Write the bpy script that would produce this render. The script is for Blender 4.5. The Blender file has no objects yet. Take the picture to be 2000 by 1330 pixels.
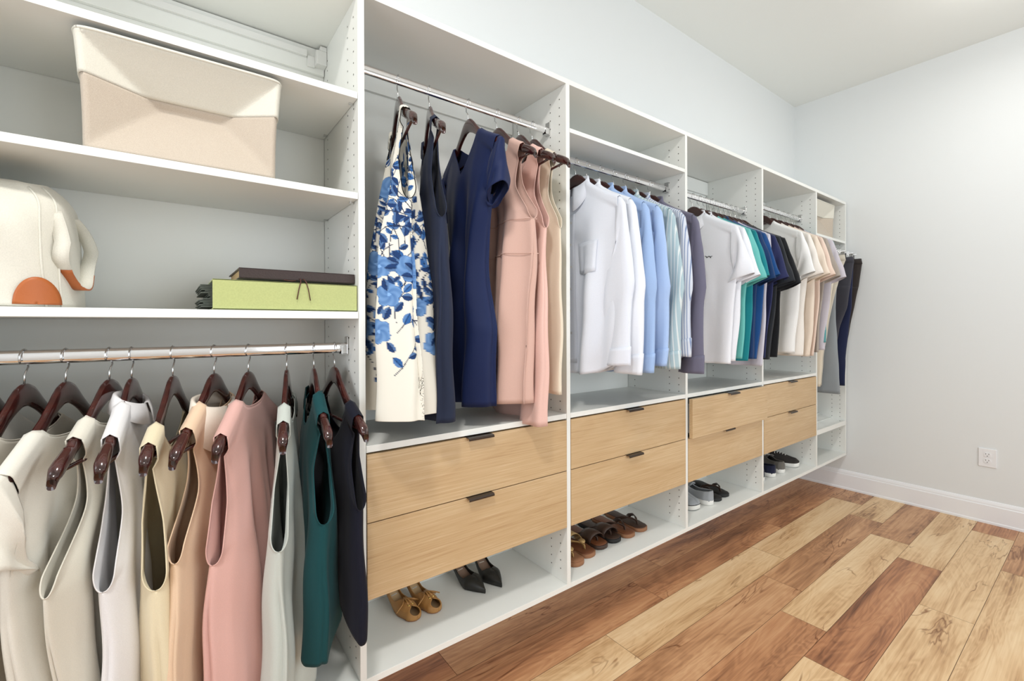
import bpy, bmesh, math, random
import numpy as np
from mathutils import Vector, Matrix
random.seed(7); np.random.seed(7)
PI = math.pi
S = bpy.context.scene
COL = S.collection

# ------------------------------------------------------------------ camera
cam_d = bpy.data.cameras.new('camera'); cam = bpy.data.objects.new('camera', cam_d); COL.objects.link(cam)
cam_d.sensor_width = 36.0; cam_d.lens = 888.68 / 2000 * 36.0
cam_d.shift_y = -(665 - 638.53) / 2000
cam_d.clip_start = 0.02
yaw, pit, rol = [math.radians(a) for a in (53.1507, -.1897, -.1862)]
fw = Vector((math.cos(yaw), math.sin(yaw), 0)); rt = Vector((math.sin(yaw), -math.cos(yaw), 0)); up = Vector((0, 0, 1))
f2 = fw * math.cos(pit) + up * math.sin(pit); u2 = up * math.cos(pit) - fw * math.sin(pit)
r3 = rt * math.cos(rol) + u2 * math.sin(rol); u3 = u2 * math.cos(rol) - rt * math.sin(rol)
M = Matrix((r3, u3, -f2)).transposed().to_4x4(); M.translation = Vector((0, -1.246, 1.2603))
cam.matrix_world = M
S.camera = cam

# ------------------------------------------------------------------ world, lights, exposure
w = bpy.data.worlds.new('world'); S.world = w; w.use_nodes = True
bg = w.node_tree.nodes['Background']; bg.inputs[0].default_value = (0.80, 0.88, 1.0, 1); bg.inputs[1].default_value = 1.0
S.view_settings.view_transform = 'Standard'; S.view_settings.look = 'None'
S.view_settings.gamma = 1.0; S.view_settings.exposure = 0.04; S.view_settings.use_curve_mapping = False

def area_light(name, loc, rot, size, power, color, shape='DISK', sizey=None):
    l = bpy.data.lights.new(name, 'AREA'); l.shape = shape; l.size = size
    if sizey: l.size_y = sizey
    l.energy = power; l.color = color
    o = bpy.data.objects.new(name, l); COL.objects.link(o); o.location = loc; o.rotation_euler = rot
    return o
LAMPS = [(-0.15, -1.06), (3.25, -1.06)]
for (lx, ly) in LAMPS:
    area_light('lamp_light', (lx, ly, 2.955), (0, 0, 0), 0.24, (24, 6)[lx > 1], (1.0, 0.975, 0.945))
    pl = bpy.data.lights.new('lamp_glow', 'POINT'); pl.energy = (6, 4)[lx > 1]; pl.color = (1.0, 0.975, 0.945); pl.shadow_soft_size = .10
    po = bpy.data.objects.new('lamp_glow', pl); COL.objects.link(po); po.location = (lx, ly, 2.84)
# daylight through the wide window in the wall left of the closet ; the light behind the camera is added fill
area_light('window_fill', (-1.78, -1.15, 1.50), (0, math.radians(-90), 0), 1.5, 21, (0.92, 0.965, 1.0), 'RECTANGLE', 1.5)
area_light('window_fill', (1.9, -2.66, 1.50), (math.radians(90), 0, 0), 2.6, 35, (0.91, 0.97, 1.0), 'RECTANGLE', 1.5)

# ------------------------------------------------------------------ materials
def srgb(r, g, b):
    f = lambda c: ((c / 255 + .055) / 1.055) ** 2.4 if c / 255 > .04045 else c / 255 / 12.92
    return (f(r), f(g), f(b), 1)
class NT:
    def __init__(s, name):
        s.m = bpy.data.materials.new(name); s.m.use_nodes = True
        s.n = s.m.node_tree.nodes; s.l = s.m.node_tree.links; s.b = s.n['Principled BSDF']
    def add(s, t, **kw):
        n = s.n.new(t)
        for k, v in kw.items():
            if hasattr(n, k): setattr(n, k, v)
            else: n.inputs[k.replace('_', ' ')].default_value = v
        return n
    def link(s, a, b): s.l.new(a, b)
    def ramp(s, fac, stops, interp='LINEAR'):
        r = s.n.new('ShaderNodeValToRGB'); r.color_ramp.interpolation = interp
        e = r.color_ramp.elements
        while len(e) < len(stops): e.new(0.5)
        for i, (p, c) in enumerate(stops): e[i].position = p; e[i].color = c
        s.link(fac, r.inputs[0]); return r
    def mapping(s, scale, coord='Object', rot=(0, 0, 0)):
        t = s.n.new('ShaderNodeTexCoord'); m = s.n.new('ShaderNodeMapping')
        m.inputs['Scale'].default_value = scale; m.inputs['Rotation'].default_value = rot
        s.link(t.outputs[coord], m.inputs[0]); return m
    def bump(s, h, strength, dist):
        b = s.n.new('ShaderNodeBump'); b.inputs['Strength'].default_value = strength; b.inputs['Distance'].default_value = dist
        s.link(h, b.inputs['Height']); s.link(b.outputs[0], s.b.inputs['Normal']); return b
def plain(name, col, rough=.5, metal=0, bump=0, bscale=60, spec=.5):
    t = NT(name); t.b.inputs['Base Color'].default_value = col; t.b.inputs['Roughness'].default_value = rough
    t.b.inputs['Metallic'].default_value = metal; t.b.inputs['Specular IOR Level'].default_value = spec
    if bump:
        mp = t.mapping((1, 1, 1)); n = t.add('ShaderNodeTexNoise', Scale=bscale, Detail=3.0)
        t.link(mp.outputs[0], n.inputs['Vector']); t.bump(n.outputs[0], bump, .002)
    return t.m
def sm(x): x = np.clip(x, 0, 1); return x * x * (3 - 2 * x)
def fabric(name, col, col2=None, rough=.85, weave=900, strength=.25, sheen=.15, wr=.35):
    wk = .90 + .08 * sm((min(col[:3]) - .70) / .12); t = NT(name); b = t.b; col = tuple(c * wk for c in col[:3]) + (1,)
    if col2: col2 = tuple(c * .92 for c in col2[:3]) + (1,)
    mp = t.mapping((1, 1, 1))
    n = t.add('ShaderNodeTexNoise', Scale=weave, Detail=2.0); t.link(mp.outputs[0], n.inputs['Vector'])
    if col2 is None: col2 = tuple(c * .93 for c in col[:3]) + (1,)
    r = t.ramp(n.outputs[0], [(.35, col2), (.65, col)]); t.link(r.outputs[0], b.inputs['Base Color'])
    n2 = t.add('ShaderNodeTexNoise', Scale=9.0, Detail=3.0, Roughness=.55); 
    mp2 = t.mapping((1.0, 1.2, .45)); t.link(mp2.outputs[0], n2.inputs['Vector'])
    mx = t.add('ShaderNodeMath', operation='MULTIPLY_ADD'); t.link(n2.outputs[0], mx.inputs[0]); mx.inputs[1].default_value = 12 * wr; t.link(n.outputs[0], mx.inputs[2])
    t.bump(mx.outputs[0], strength, .0012)
    b.inputs['Roughness'].default_value = rough; b.inputs['Sheen Weight'].default_value = sheen
    b.inputs['Specular IOR Level'].default_value = .25
    return t.m

M_WHITE = plain('white_laminate', srgb(234, 235, 230), .38, bump=.02, bscale=500)
M_WALL = plain('wall_paint', srgb(228, 231, 231), .75, bump=.05, bscale=250)
M_CEIL = plain('ceiling_paint', srgb(236, 238, 234), .85, bump=.04, bscale=250)
M_TRIM = plain('trim_paint', srgb(240, 241, 243), .4)
M_DARKHOLE = plain('hole_dark', srgb(70, 64, 58), .8)
M_CHROME = plain('chrome', (.82, .82, .83, 1), .10, 1)
M_STEEL = plain('hook_steel', (.70, .70, .70, 1), .18, 1)
M_HANDLE = plain('bronze_pull', srgb(72, 62, 55), .35, .7)
M_PLATE = plain('outlet_plastic', srgb(236, 237, 239), .35)
M_BRACK = plain('white_bracket', srgb(228, 228, 224), .45)

def mat_hanger():
    t = NT('mahogany_lacquer'); mp = t.mapping((60, 6, 60)); n = t.add('ShaderNodeTexNoise', Scale=1.0, Detail=4.0)
    t.link(mp.outputs[0], n.inputs['Vector'])
    r = t.ramp(n.outputs[0], [(.3, srgb(38, 14, 12)), (.7, srgb(72, 30, 26))]); t.link(r.outputs[0], t.b.inputs['Base Color'])
    t.b.inputs['Roughness'].default_value = .16; t.b.inputs['Coat Weight'].default_value = .6; t.b.inputs['Coat Roughness'].default_value = .08
    return t.m
M_HANG = mat_hanger()

def mat_drawer():
    t = NT('light_beech_veneer')
    mp = t.mapping((1.0, 1.0, 1.0)); mo = t.mapping((.9, 6, 7.0)); oi = t.add('ShaderNodeObjectInfo')
    ad = t.add('ShaderNodeVectorMath', operation='ADD'); sc = t.add('ShaderNodeVectorMath', operation='SCALE'); sc.inputs[3].default_value = 9.0
    cx = t.add('ShaderNodeCombineXYZ'); t.link(oi.outputs['Random'], cx.inputs[2]); t.link(oi.outputs['Random'], cx.inputs[0])
    t.link(cx.outputs[0], sc.inputs[0]); t.link(mo.outputs[0], ad.inputs[0]); t.link(sc.outputs[0], ad.inputs[1])
    n1 = t.add('ShaderNodeTexNoise', Scale=1.3, Detail=3.0, Distortion=.6); t.link(ad.outputs[0], n1.inputs['Vector'])
    # growth rings: contour lines of the low noise
    m1 = t.add('ShaderNodeMath', operation='MULTIPLY'); t.link(n1.outputs[0], m1.inputs[0]); m1.inputs[1].default_value = 95
    s1 = t.add('ShaderNodeMath', operation='SINE'); t.link(m1.outputs[0], s1.inputs[0])
    mg = t.mapping((4, 60, 260)); n2 = t.add('ShaderNodeTexNoise', Scale=1.0, Detail=4.0); t.link(mg.outputs[0], n2.inputs['Vector'])
    a = t.add('ShaderNodeMath', operation='MULTIPLY_ADD'); t.link(s1.outputs[0], a.inputs[0]); a.inputs[1].default_value = .03; t.link(n2.outputs[0], a.inputs[2])
    b = t.add('ShaderNodeMath', operation='MULTIPLY_ADD'); t.link(n1.outputs[0], b.inputs[0]); b.inputs[1].default_value = .55; t.link(a.outputs[0], b.inputs[2])
    r = t.ramp(b.outputs[0], [(.40, srgb(172, 138, 98)), (.66, srgb(192, 161, 120)), (.84, srgb(199, 170, 130)), (1.0, srgb(208, 182, 144))])
    mk = t.mapping((1.6, 9, 12)); n3 = t.add('ShaderNodeTexNoise', Scale=2.0, Detail=5.0, Roughness=.7); t.link(mk.outputs[0], n3.inputs['Vector'])
    r3_ = t.ramp(n3.outputs[0], [(.69, (1, 1, 1, 1)), (.76, (.72, .55, .45, 1))])
    mx = t.add('ShaderNodeMix', data_type='RGBA', blend_type='MULTIPLY'); mx.inputs[0].default_value = .35
    t.link(r.outputs[0], mx.inputs[6]); t.link(r3_.outputs[0], mx.inputs[7]); t.link(mx.outputs[2], t.b.inputs['Base Color'])
    t.b.inputs['Roughness'].default_value = .42; t.bump(n2.outputs[0], .06, .001)
    return t.m
M_DRAWER = mat_drawer()

def mat_floor():
    t = NT('vinyl_oak_planks')
    at = t.add('ShaderNodeAttribute'); at.attribute_name = 'plank'
    sep = t.add('ShaderNodeSeparateColor'); t.link(at.outputs['Color'], sep.inputs[0])
    tc = t.add('ShaderNodeTexCoord')
    cx = t.add('ShaderNodeCombineXYZ'); t.link(sep.outputs[1], cx.inputs[0]); t.link(sep.outputs[2], cx.inputs[1]); t.link(sep.outputs[2], cx.inputs[2])
    sc = t.add('ShaderNodeVectorMath', operation='SCALE'); sc.inputs[3].default_value = 23.0; t.link(cx.outputs[0], sc.inputs[0])
    def noise(scale, base, detail, dist=0, rough=.55):
        mp = t.add('ShaderNodeMapping'); mp.inputs['Scale'].default_value = scale; t.link(tc.outputs['Object'], mp.inputs[0])
        ad = t.add('ShaderNodeVectorMath', operation='ADD'); t.link(mp.outputs[0], ad.inputs[0]); t.link(sc.outputs[0], ad.inputs[1])
        n = t.add('ShaderNodeTexNoise', Scale=base, Detail=detail, Distortion=dist, Roughness=rough); t.link(ad.outputs[0], n.inputs['Vector']); return n
    n1 = noise((1.5, 8, 1), 1.0, 3.0, .9)
    m1 = t.add('ShaderNodeMath', operation='MULTIPLY'); t.link(n1.outputs[0], m1.inputs[0]); m1.inputs[1].default_value = 70
    s1 = t.add('ShaderNodeMath', operation='SINE'); t.link(m1.outputs[0], s1.inputs[0])
    n2 = noise((2.5, 120, 1), 1.0, 4.0)
    n3 = noise((.9, 7, 1), 1.0, 4.0, .8, .55)
    a = t.add('ShaderNodeMath', operation='MULTIPLY_ADD'); t.link(s1.outputs[0], a.inputs[0]); a.inputs[1].default_value = .035; n2s = t.add('ShaderNodeMath', operation='MULTIPLY'); t.link(n2.outputs[0], n2s.inputs[0]); n2s.inputs[1].default_value = .40; t.link(n2s.outputs[0], a.inputs[2])
    b = t.add('ShaderNodeMath', operation='MULTIPLY_ADD'); t.link(n3.outputs[0], b.inputs[0]); b.inputs[1].default_value = .9; t.link(a.outputs[0], b.inputs[2])
    b2 = t.add('ShaderNodeMath', operation='SUBTRACT'); t.link(b.outputs[0], b2.inputs[0]); b2.inputs[1].default_value = .10
    light = t.ramp(b2.outputs[0], [(.28, srgb(150, 110, 76)), (.42, srgb(204, 164, 118)), (.56, srgb(228, 194, 148)), (.75, srgb(240, 212, 170))])
    brown = t.ramp(b2.outputs[0], [(.28, srgb(96, 58, 38)), (.42, srgb(148, 98, 66)), (.56, srgb(184, 128, 88)), (.75, srgb(210, 160, 116))])
    mx = t.add('ShaderNodeMix', data_type='RGBA'); t.link(sep.outputs[0], mx.inputs[0]); t.link(brown.outputs[0], mx.inputs[6]); t.link(light.outputs[0], mx.inputs[7])
    # dark veins
    n4 = noise((1.2, 6, 1), 1.0, 3.0, 1.6, .55)
    sb = t.add('ShaderNodeMath', operation='SUBTRACT'); t.link(n4.outputs[0], sb.inputs[0]); sb.inputs[1].default_value = .5
    ab = t.add('ShaderNodeMath', operation='ABSOLUTE'); t.link(sb.outputs[0], ab.inputs[0])
    n5 = noise((1.7, 4, 1), 1.4, 2.0)
    rv = t.ramp(ab.outputs[0], [(0, (.42, .30, .22, 1)), (.016, (1, 1, 1, 1))])
    rm = t.ramp(n5.outputs[0], [(.52, (0, 0, 0, 1)), (.60, (1, 1, 1, 1))])
    mv = t.add('ShaderNodeMix', data_type='RGBA', blend_type='MULTIPLY'); t.link(rm.outputs[0], mv.inputs[0]); t.link(mx.outputs[2], mv.inputs[6]); t.link(rv.outputs[0], mv.inputs[7])
    t.link(mv.outputs[2], t.b.inputs['Base Color'])
    t.b.inputs['Roughness'].default_value = .42
    t.bump(n2.outputs[0], .08, .001)
    return t.m
M_FLOOR = mat_floor()
M_SEAM = plain('plank_seam', srgb(96, 66, 46), .8)

# ------------------------------------------------------------------ mesh helpers
def box(bm, x0, x1, y0, y1, z0, z1, bev=0, mi=0):
    r = bmesh.ops.create_cube(bm, size=1)
    vs = r['verts']
    for v in vs:
        v.co = Vector(((x0 + x1) / 2 + v.co.x * (x1 - x0), (y0 + y1) / 2 + v.co.y * (y1 - y0), (z0 + z1) / 2 + v.co.z * (z1 - z0)))
    fs = list({f for v in vs for f in v.link_faces})
    for f in fs: f.material_index = mi
    if bev:
        es = list({e for v in vs for e in v.link_edges})
        r2 = bmesh.ops.bevel(bm, geom=es, offset=bev, segments=2, affect='EDGES', profile=.5)
        for f in r2['faces']: f.material_index = mi
def mesh_obj(name, bm_or_data, mats, parent=None, smooth=False, solid=0, sub=0, loc=None):
    if isinstance(bm_or_data, bmesh.types.BMesh):
        me = bpy.data.meshes.new(name); bmesh.ops.recalc_face_normals(bm_or_data, faces=bm_or_data.faces[:]); bm_or_data.to_mesh(me); bm_or_data.free()
    else:
        v, f = bm_or_data; me = bpy.data.meshes.new(name); me.from_pydata([tuple(p) for p in v], [], f); me.update()
    o = bpy.data.objects.new(name, me); COL.objects.link(o)
    for m in (mats if isinstance(mats, (list, tuple)) else [mats]): me.materials.append(m)
    if smooth:
        for p in me.polygons: p.use_smooth = True
    if parent: o.parent = parent
    if loc: o.location = loc
    if solid:
        md = o.modifiers.new('thick', 'SOLIDIFY'); md.thickness = solid; md.offset = 0
    if sub:
        md = o.modifiers.new('sub', 'SUBSURF'); md.levels = sub; md.render_levels = sub
    return o
def thing(name, label, cat, loc=(0, 0, 0), rotz=0, group=None):
    o = bpy.data.objects.new(name, None); COL.objects.link(o); o.location = loc; o.rotation_euler = (0, 0, rotz)
    o.empty_display_size = .05; o['label'] = label; o['category'] = cat
    if group: o['group'] = group
    return o
def tag(o, label, cat, group=None):
    o['label'] = label; o['category'] = cat
    if group: o['group'] = group
    return o
def struct(o): o['kind'] = 'structure'; return o
def BM(): return bmesh.new()
def grid(P, closed_u=False, closed_v=False):
    """P: array [nv][nu][3] -> verts, faces"""
    P = np.asarray(P, float); nv, nu = P.shape[:2]
    v = P.reshape(-1, 3); f = []
    for i in range(nv if closed_v else nv - 1):
        for j in range(nu if closed_u else nu - 1):
            a = i * nu + j; b = i * nu + (j + 1) % nu; c = ((i + 1) % nv) * nu + (j + 1) % nu; d = ((i + 1) % nv) * nu + j
            f.append((a, b, c, d))
    return v, f
def merge(parts):
    V = []; F = []; k = 0
    for v, f in parts:
        V.append(np.asarray(v)); F += [tuple(i + k for i in q) for q in f]; k += len(v)
    return np.vstack(V), F
def tube(pts, r, n=8, cap=True):
    """tube along a polyline, r scalar or list, section may be (ra, rb) in side/up"""
    pts = [Vector(p) for p in pts]; rings = []
    prev = None
    for i, p in enumerate(pts):
        t = (pts[min(i + 1, len(pts) - 1)] - pts[max(i - 1, 0)]).normalized()
        if prev is None:
            a = Vector((0, 0, 1)) if abs(t.z) < .9 else Vector((1, 0, 0)); s = t.cross(a).normalized()
        else:
            s = (prev - t * prev.dot(t)).normalized()
        prev = s; q = t.cross(s)
        rr = r[i] if isinstance(r, (list, tuple)) and not isinstance(r[0], (int, float)) or (isinstance(r, list)) else r
        ra, rb = (rr if isinstance(rr, tuple) else (rr, rr))
        rings.append([p + s * (ra * math.cos(2 * PI * k / n)) + q * (rb * math.sin(2 * PI * k / n)) for k in range(n)])
    v, f = grid(rings, closed_u=True)
    if cap:
        f = f + [tuple(range(n))[::-1], tuple((len(pts) - 1) * n + k for k in range(n))]
    return v, f
def sm(x): x = np.clip(x, 0, 1); return x * x * (3 - 2 * x)

# ------------------------------------------------------------------ room
ZC = 3.055; XW = 4.133; YB = .362; XL = -1.8; YF = -2.7
bm = BM(); box(bm, XL, XW + .1, YB, YB + .1, 0, ZC); struct(mesh_obj('wall_back', bm, M_WALL))
bm = BM(); box(bm, XW, XW + .1, YF - .1, YB, 0, ZC); struct(mesh_obj('wall_right', bm, M_WALL))
bm = BM(); box(bm, XL, XW + .1, YF - .1, YB + .1, ZC, ZC + .1); struct(mesh_obj('ceiling', bm, M_CEIL))
def wall_opening(name, axis, pos, a0, a1, o0, o1, z0, z1):
    bm = BM()
    def B(s0, s1, q0, q1):
        if axis == 'x': box(bm, pos, pos + .1, s0, s1, q0, q1)
        else: box(bm, s0, s1, pos, pos + .1, q0, q1)
    B(a0, o0, 0, ZC); B(o1, a1, 0, ZC); B(o0, o1, 0, z0); B(o0, o1, z1, ZC)
    return struct(mesh_obj(name, bm, M_WALL))
wall_opening('wall_left', 'x', XL - .1, YF - .1, YB + .1, -1.9, -.4, .75, 2.25)
wall_opening('wall_front', 'y', YF - .1, XL, XW, .6, 3.2, .75, 2.25)
def window(name, axis, pos, o0, o1, z0, z1):
    bm = BM(); t = .05
    def B(s0, s1, q0, q1):
        if axis == 'x': box(bm, pos + .02, pos + .08, s0, s1, q0, q1)
        else: box(bm, s0, s1, pos + .02, pos + .08, q0, q1)
    B(o0, o0 + t, z0, z1); B(o1 - t, o1, z0, z1); B(o0, o1, z0, z0 + t); B(o0, o1, z1 - t, z1)
    B((o0 + o1) / 2 - .02, (o0 + o1) / 2 + .02, z0, z1)
    return struct(mesh_obj(name, bm, M_TRIM))
window('window_1', 'x', XL - .1, -1.9, -.4, .75, 2.25)
window('added_window_2', 'y', YF - .1, .6, 3.2, .75, 2.25)  # unseen window added behind the camera to carry the fill light

# floor of individual planks in one mesh, tone per plank as face colour
def build_floor():
    rows = {}  # row index -> (offset of an end joint, {tone per plank start})
    W = .178; L = 1.22; y0 = .362
    offs = {0: .82, 1: .585, 2: .19, 3: 1.16, 4: .925, 5: .70, 6: .25, 7: .95}
    light = {2: [.19, 1.41, 2.63], 3: [3.60], 4: [2.145], 5: [.70, 3.14], 6: [.25, 1.47, 2.69], 7: [.95 + 1.22]}
    V = []; F = []; tones = []; mats = []
    rnd = random.Random(3)
    g = .0008
    for r in range(0, 18):
        ya = y0 - r * W; yb = ya - W
        off = offs.get(r, rnd.random() * L) % L
        x = off + L * math.floor((XL - .1 - off) / L)
        while x < XW + .1:
            xa, xb = max(x, XL - .1), min(x + L, XW + .1)
            if xb > xa:
                if r in offs:
                    li = 1.0 if any(abs(x - q) < .15 for q in light.get(r, [])) else 0.0
                    li = li * .9 + (.0 if li else rnd.choice([0, .08, .22])); 
                else: li = rnd.choice([0, .3, 1])
                k = len(V)
                V += [(xa + g, ya - g, 0), (xb - g, ya - g, 0), (xb - g, yb + g, 0), (xa + g, yb + g, 0)]
                F.append((k + 3, k + 2, k + 1, k)); tones.append((li, rnd.random(), rnd.random(), 1)); mats.append(0)
            x += L
    k = len(V); V += [(XL - .1, YF - .1, -.0012), (XW + .1, YF - .1, -.0012), (XW + .1, y0 + .1, -.0012), (XL - .1, y0 + .1, -.0012),
                      (XL - .1, YF - .1, -.05), (XW + .1, YF - .1, -.05), (XW + .1, y0 + .1, -.05), (XL - .1, y0 + .1, -.05)]
    F += [(k, k + 1, k + 2, k + 3), (k + 7, k + 6, k + 5, k + 4), (k, k + 4, k + 5, k + 1), (k + 1, k + 5, k + 6, k + 2), (k + 2, k + 6, k + 7, k + 3), (k + 3, k + 7, k + 4, k)]; tones += [(0, 0, 0, 1)] * 6; mats += [1] * 6
    o = struct(mesh_obj('floor', (V, F), [M_FLOOR, M_SEAM]))
    me = o.data; ca = me.color_attributes.new('plank', 'FLOAT_COLOR', 'CORNER')
    for p, c, m in zip(me.polygons, tones, mats):
        p.material_index = m
        for li in p.loop_indices: ca.data[li].color = c
build_floor()

def baseboard(name, p0, p1, n):
    """profile extruded from p0 to p1, n = outward direction (into the room)"""
    prof = [(0, 0), (.019, 0), (.019, .012), (.0155, .018), (.015, .112), (.011, .117), (.011, .124), (.008, .134), (.004, .142), (0, .144)]
    V = []
    for p in (p0, p1):
        for d, z in prof: V.append((p[0] + n[0] * d, p[1] + n[1] * d, z))
    k = len(prof); F = [(i, i + 1, k + i + 1, k + i) for i in range(k - 1)] + [tuple(range(k))[::-1], tuple(range(k, 2 * k))]
    return struct(mesh_obj(name, (V, F), M_TRIM))
baseboard('baseboard_right', (XW, YF), (XW, YB), (-1, 0))
baseboard('baseboard_back', (XL, YB), (XW - .019, YB), (0, -1))

# ceiling lamps (just above the frame)
M_GLOW = NT('lamp_glass'); M_GLOW.b.inputs['Base Color'].default_value = (.9, .9, .88, 1); M_GLOW.b.inputs['Emission Color'].default_value = (1, .95, .88, 1); M_GLOW.b.inputs['Emission Strength'].default_value = 4.0; M_GLOW = M_GLOW.m
for i, (lx, ly) in enumerate(LAMPS):
    t = thing('ceiling_light', ['round white ceiling light above the shelves at the near end', 'round white ceiling light near the far right wall'][i], 'ceiling light', (lx, ly, ZC))
    rings = [[(r * math.cos(a), r * math.sin(a), z) for a in np.linspace(0, 2 * PI, 33)[:-1]] for r, z in [(.001, -.001), (.17, -.001), (.17, -.03), (.155, -.035), (.15, -.03)]]
    mesh_obj('lamp_base', grid(rings, True), M_TRIM, t, True)
    rings = [[(r * math.cos(a), r * math.sin(a), z) for a in np.linspace(0, 2 * PI, 33)[:-1]] for r, z in [(.15, -.03), (.145, -.06), (.12, -.075), (.05, -.085), (.001, -.086)]]
    mesh_obj('lamp_shade', grid(rings, True), M_GLOW, t, True)

# wall outlet
t = thing('wall_outlet', 'white duplex power outlet on the bare right wall above the baseboard', 'power outlet', (XW, -.747, .413))
bm = BM(); box(bm, -.007, 0, -.041, .041, -.0585, .0585, .003); mesh_obj('cover_plate', bm, M_PLATE, t)
for zz in (.0195, -.0195):
    bm = BM(); rr = bmesh.ops.create_cone(bm, cap_ends=True, segments=24, radius1=.0165, radius2=.0165, depth=.003)
    for v in bm.verts: v.co = Vector((v.co.z - .0085, v.co.x, max(-.0135, min(.0135, v.co.y)) + zz))
    f = mesh_obj('socket', bm, M_PLATE, t)
    bm = BM(); box(bm, -.0108, -.0095, -.0075, -.0055, zz + .001, zz + .009); box(bm, -.0108, -.0095, .0055, .0075, zz + .001, zz + .009); box(bm, -.0108, -.0095, -.002, .002, zz - .0095, zz - .0055)
    mesh_obj('slots', bm, M_DARKHOLE, f)

# ------------------------------------------------------------------ closet
PX = [(-.370, -.351), (.411, .429), (1.190, 1.209), (1.9725, 1.9905), (2.7515, 2.7695), (3.5405, 3.5585), (4.0950, 4.1135)]
ZB0, ZB1, ZT0, ZT1 = .265, .2837, 2.169, 2.188
YD = .342
def holes(bm, x, side, rows, z0=.33, z1=2.14):
    z = z0
    while z < z1:
        for y in rows:
            r = bmesh.ops.create_circle(bm, cap_ends=True, segments=10, radius=.0026)
            for v in r['verts']: v.co = Vector((x + side * .0004, y + v.co.x, z + v.co.y))
            for f in {f for v in r['verts'] for f in v.link_faces}: f.material_index = 1
        z += .032
def panel(name, i, parent):
    a, b = PX[i]; bm = BM(); box(bm, a, b, 0, YD, ZB1, ZT0, .0008)
    if i > 0: holes(bm, a, -1, (.036, .088, .298))
    if i < 6: holes(bm, b, 1, (.036, .088, .298))
    return mesh_obj(name, bm, [M_WHITE, M_DARKHOLE], parent)
def board(name, x0, x1, y0, y1, z0, z1, parent, mat=M_WHITE, bev=.0008):
    bm = BM(); box(bm, x0, x1, y0, y1, z0, z1, bev); return mesh_obj(name, bm, mat, parent)
def rod(parent, x0, x1, zc, lab=None):
    n = 20; pts = [(.0075 * math.copysign(abs(math.sin(a)) ** .9, math.sin(a)), .0145 * math.copysign(abs(math.cos(a)) ** .75, math.cos(a))) for a in np.linspace(0, 2 * PI, n, endpoint=False)]
    P = [[(x, .1 + y, zc + z) for y, z in pts] for x in (x0 + .003, x1 - .003)]
    o = mesh_obj('hanging_rod', grid(P, True), M_CHROME, parent, True)
    for x, s in ((x0, 1), (x1, -1)):
        bm = BM(); box(bm, min(x, x + s * .004), max(x, x + s * .004), .1 - .012, .1 + .012, zc - .02, zc + .032, .0015)
        box(bm, min(x, x + s * .02), max(x, x + s * .02), .1 - .0105, .1 - .0085, zc - .018, zc + .006); box(bm, min(x, x + s * .02), max(x, x + s * .02), .1 + .0085, .1 + .0105, zc - .018, zc + .006)
        box(bm, min(x, x + s * .02), max(x, x + s * .02), .1 - .0105, .1 + .0105, zc - .019, zc - .017)
        mesh_obj('rod_bracket', bm, M_STEEL, o)
    return o
def pull(parent, xc, z, y):
    # folded metal edge pull, one bent sheet
    prof = [(.014, .0015), (-.004, .0015), (-.016, .0005), (-.019, -.004), (-.0185, -.008), (-.017, -.008), (-.0175, -.0045), (-.0155, -.001), (-.004, 0), (.014, 0)]
    V = []; h = .048
    for x in (-h, h):
        for a, b in prof: V.append((xc + x, y + a, z + b))
    k = len(prof); F = [(i, (i + 1) % k, k + (i + 1) % k, k + i) for i in range(k)] + [tuple(range(k))[::-1], tuple(range(k, 2 * k))]
    o = mesh_obj('handle', (V, F), M_HANDLE, parent); return o
def drawer(parent, x0, x1, z0, z1, out=0.0):
    d = bpy.data.objects.new('drawer', None); COL.objects.link(d); d.parent = parent; d.empty_display_size = .05
    board('drawer_front', x0, x1, -.002 - out, .016 - out, z0, z1, d, M_DRAWER, .001)
    bm = BM(); box(bm, x0 + .02, x1 - .02, .0165 - out, .32 - out, z0 + .02, z0 + .03)
    for a in (x0 + .02, x1 - .032): box(bm, a, a + .012, .0165 - out, .32 - out, z0 + .03, z1 - .03)
    box(bm, x0 + .02, x1 - .02, .308 - out, .32 - out, z0 + .03, z1 - .03)
    mesh_obj('drawer_box', bm, M_WHITE, d)
    pull(d, (x0 + x1) / 2 - .012, z1, -.002 - out)
def unit(i, label, name='closet_unit'):
    t = thing(name, label, 'closet unit', (0, 0, 0), 0, None)
    x0, x1 = PX[i][1], PX[i + 1][0]
    if i == 0: panel('side_panel', 0, t)
    panel('side_panel', i + 1, t)
    xa = PX[i][0] if i == 0 else PX[i][1]
    board('top_shelf', xa, PX[i + 1][1], 0, YD, ZT0, ZT1, t)
    board('bottom_shelf', xa, PX[i + 1][1], 0, YD, ZB0, ZB1, t)
    board('back_panel', x0, x1, YD + .001, YB - .002, ZB0, ZT1, t)
    board('rail_cleat', x0 + .002, x1 - .002, YD - .012, YD, 2.085, 2.1655, t)
    return t, x0 + .001, x1 - .001
G = 'closet units along the back wall'
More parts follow.
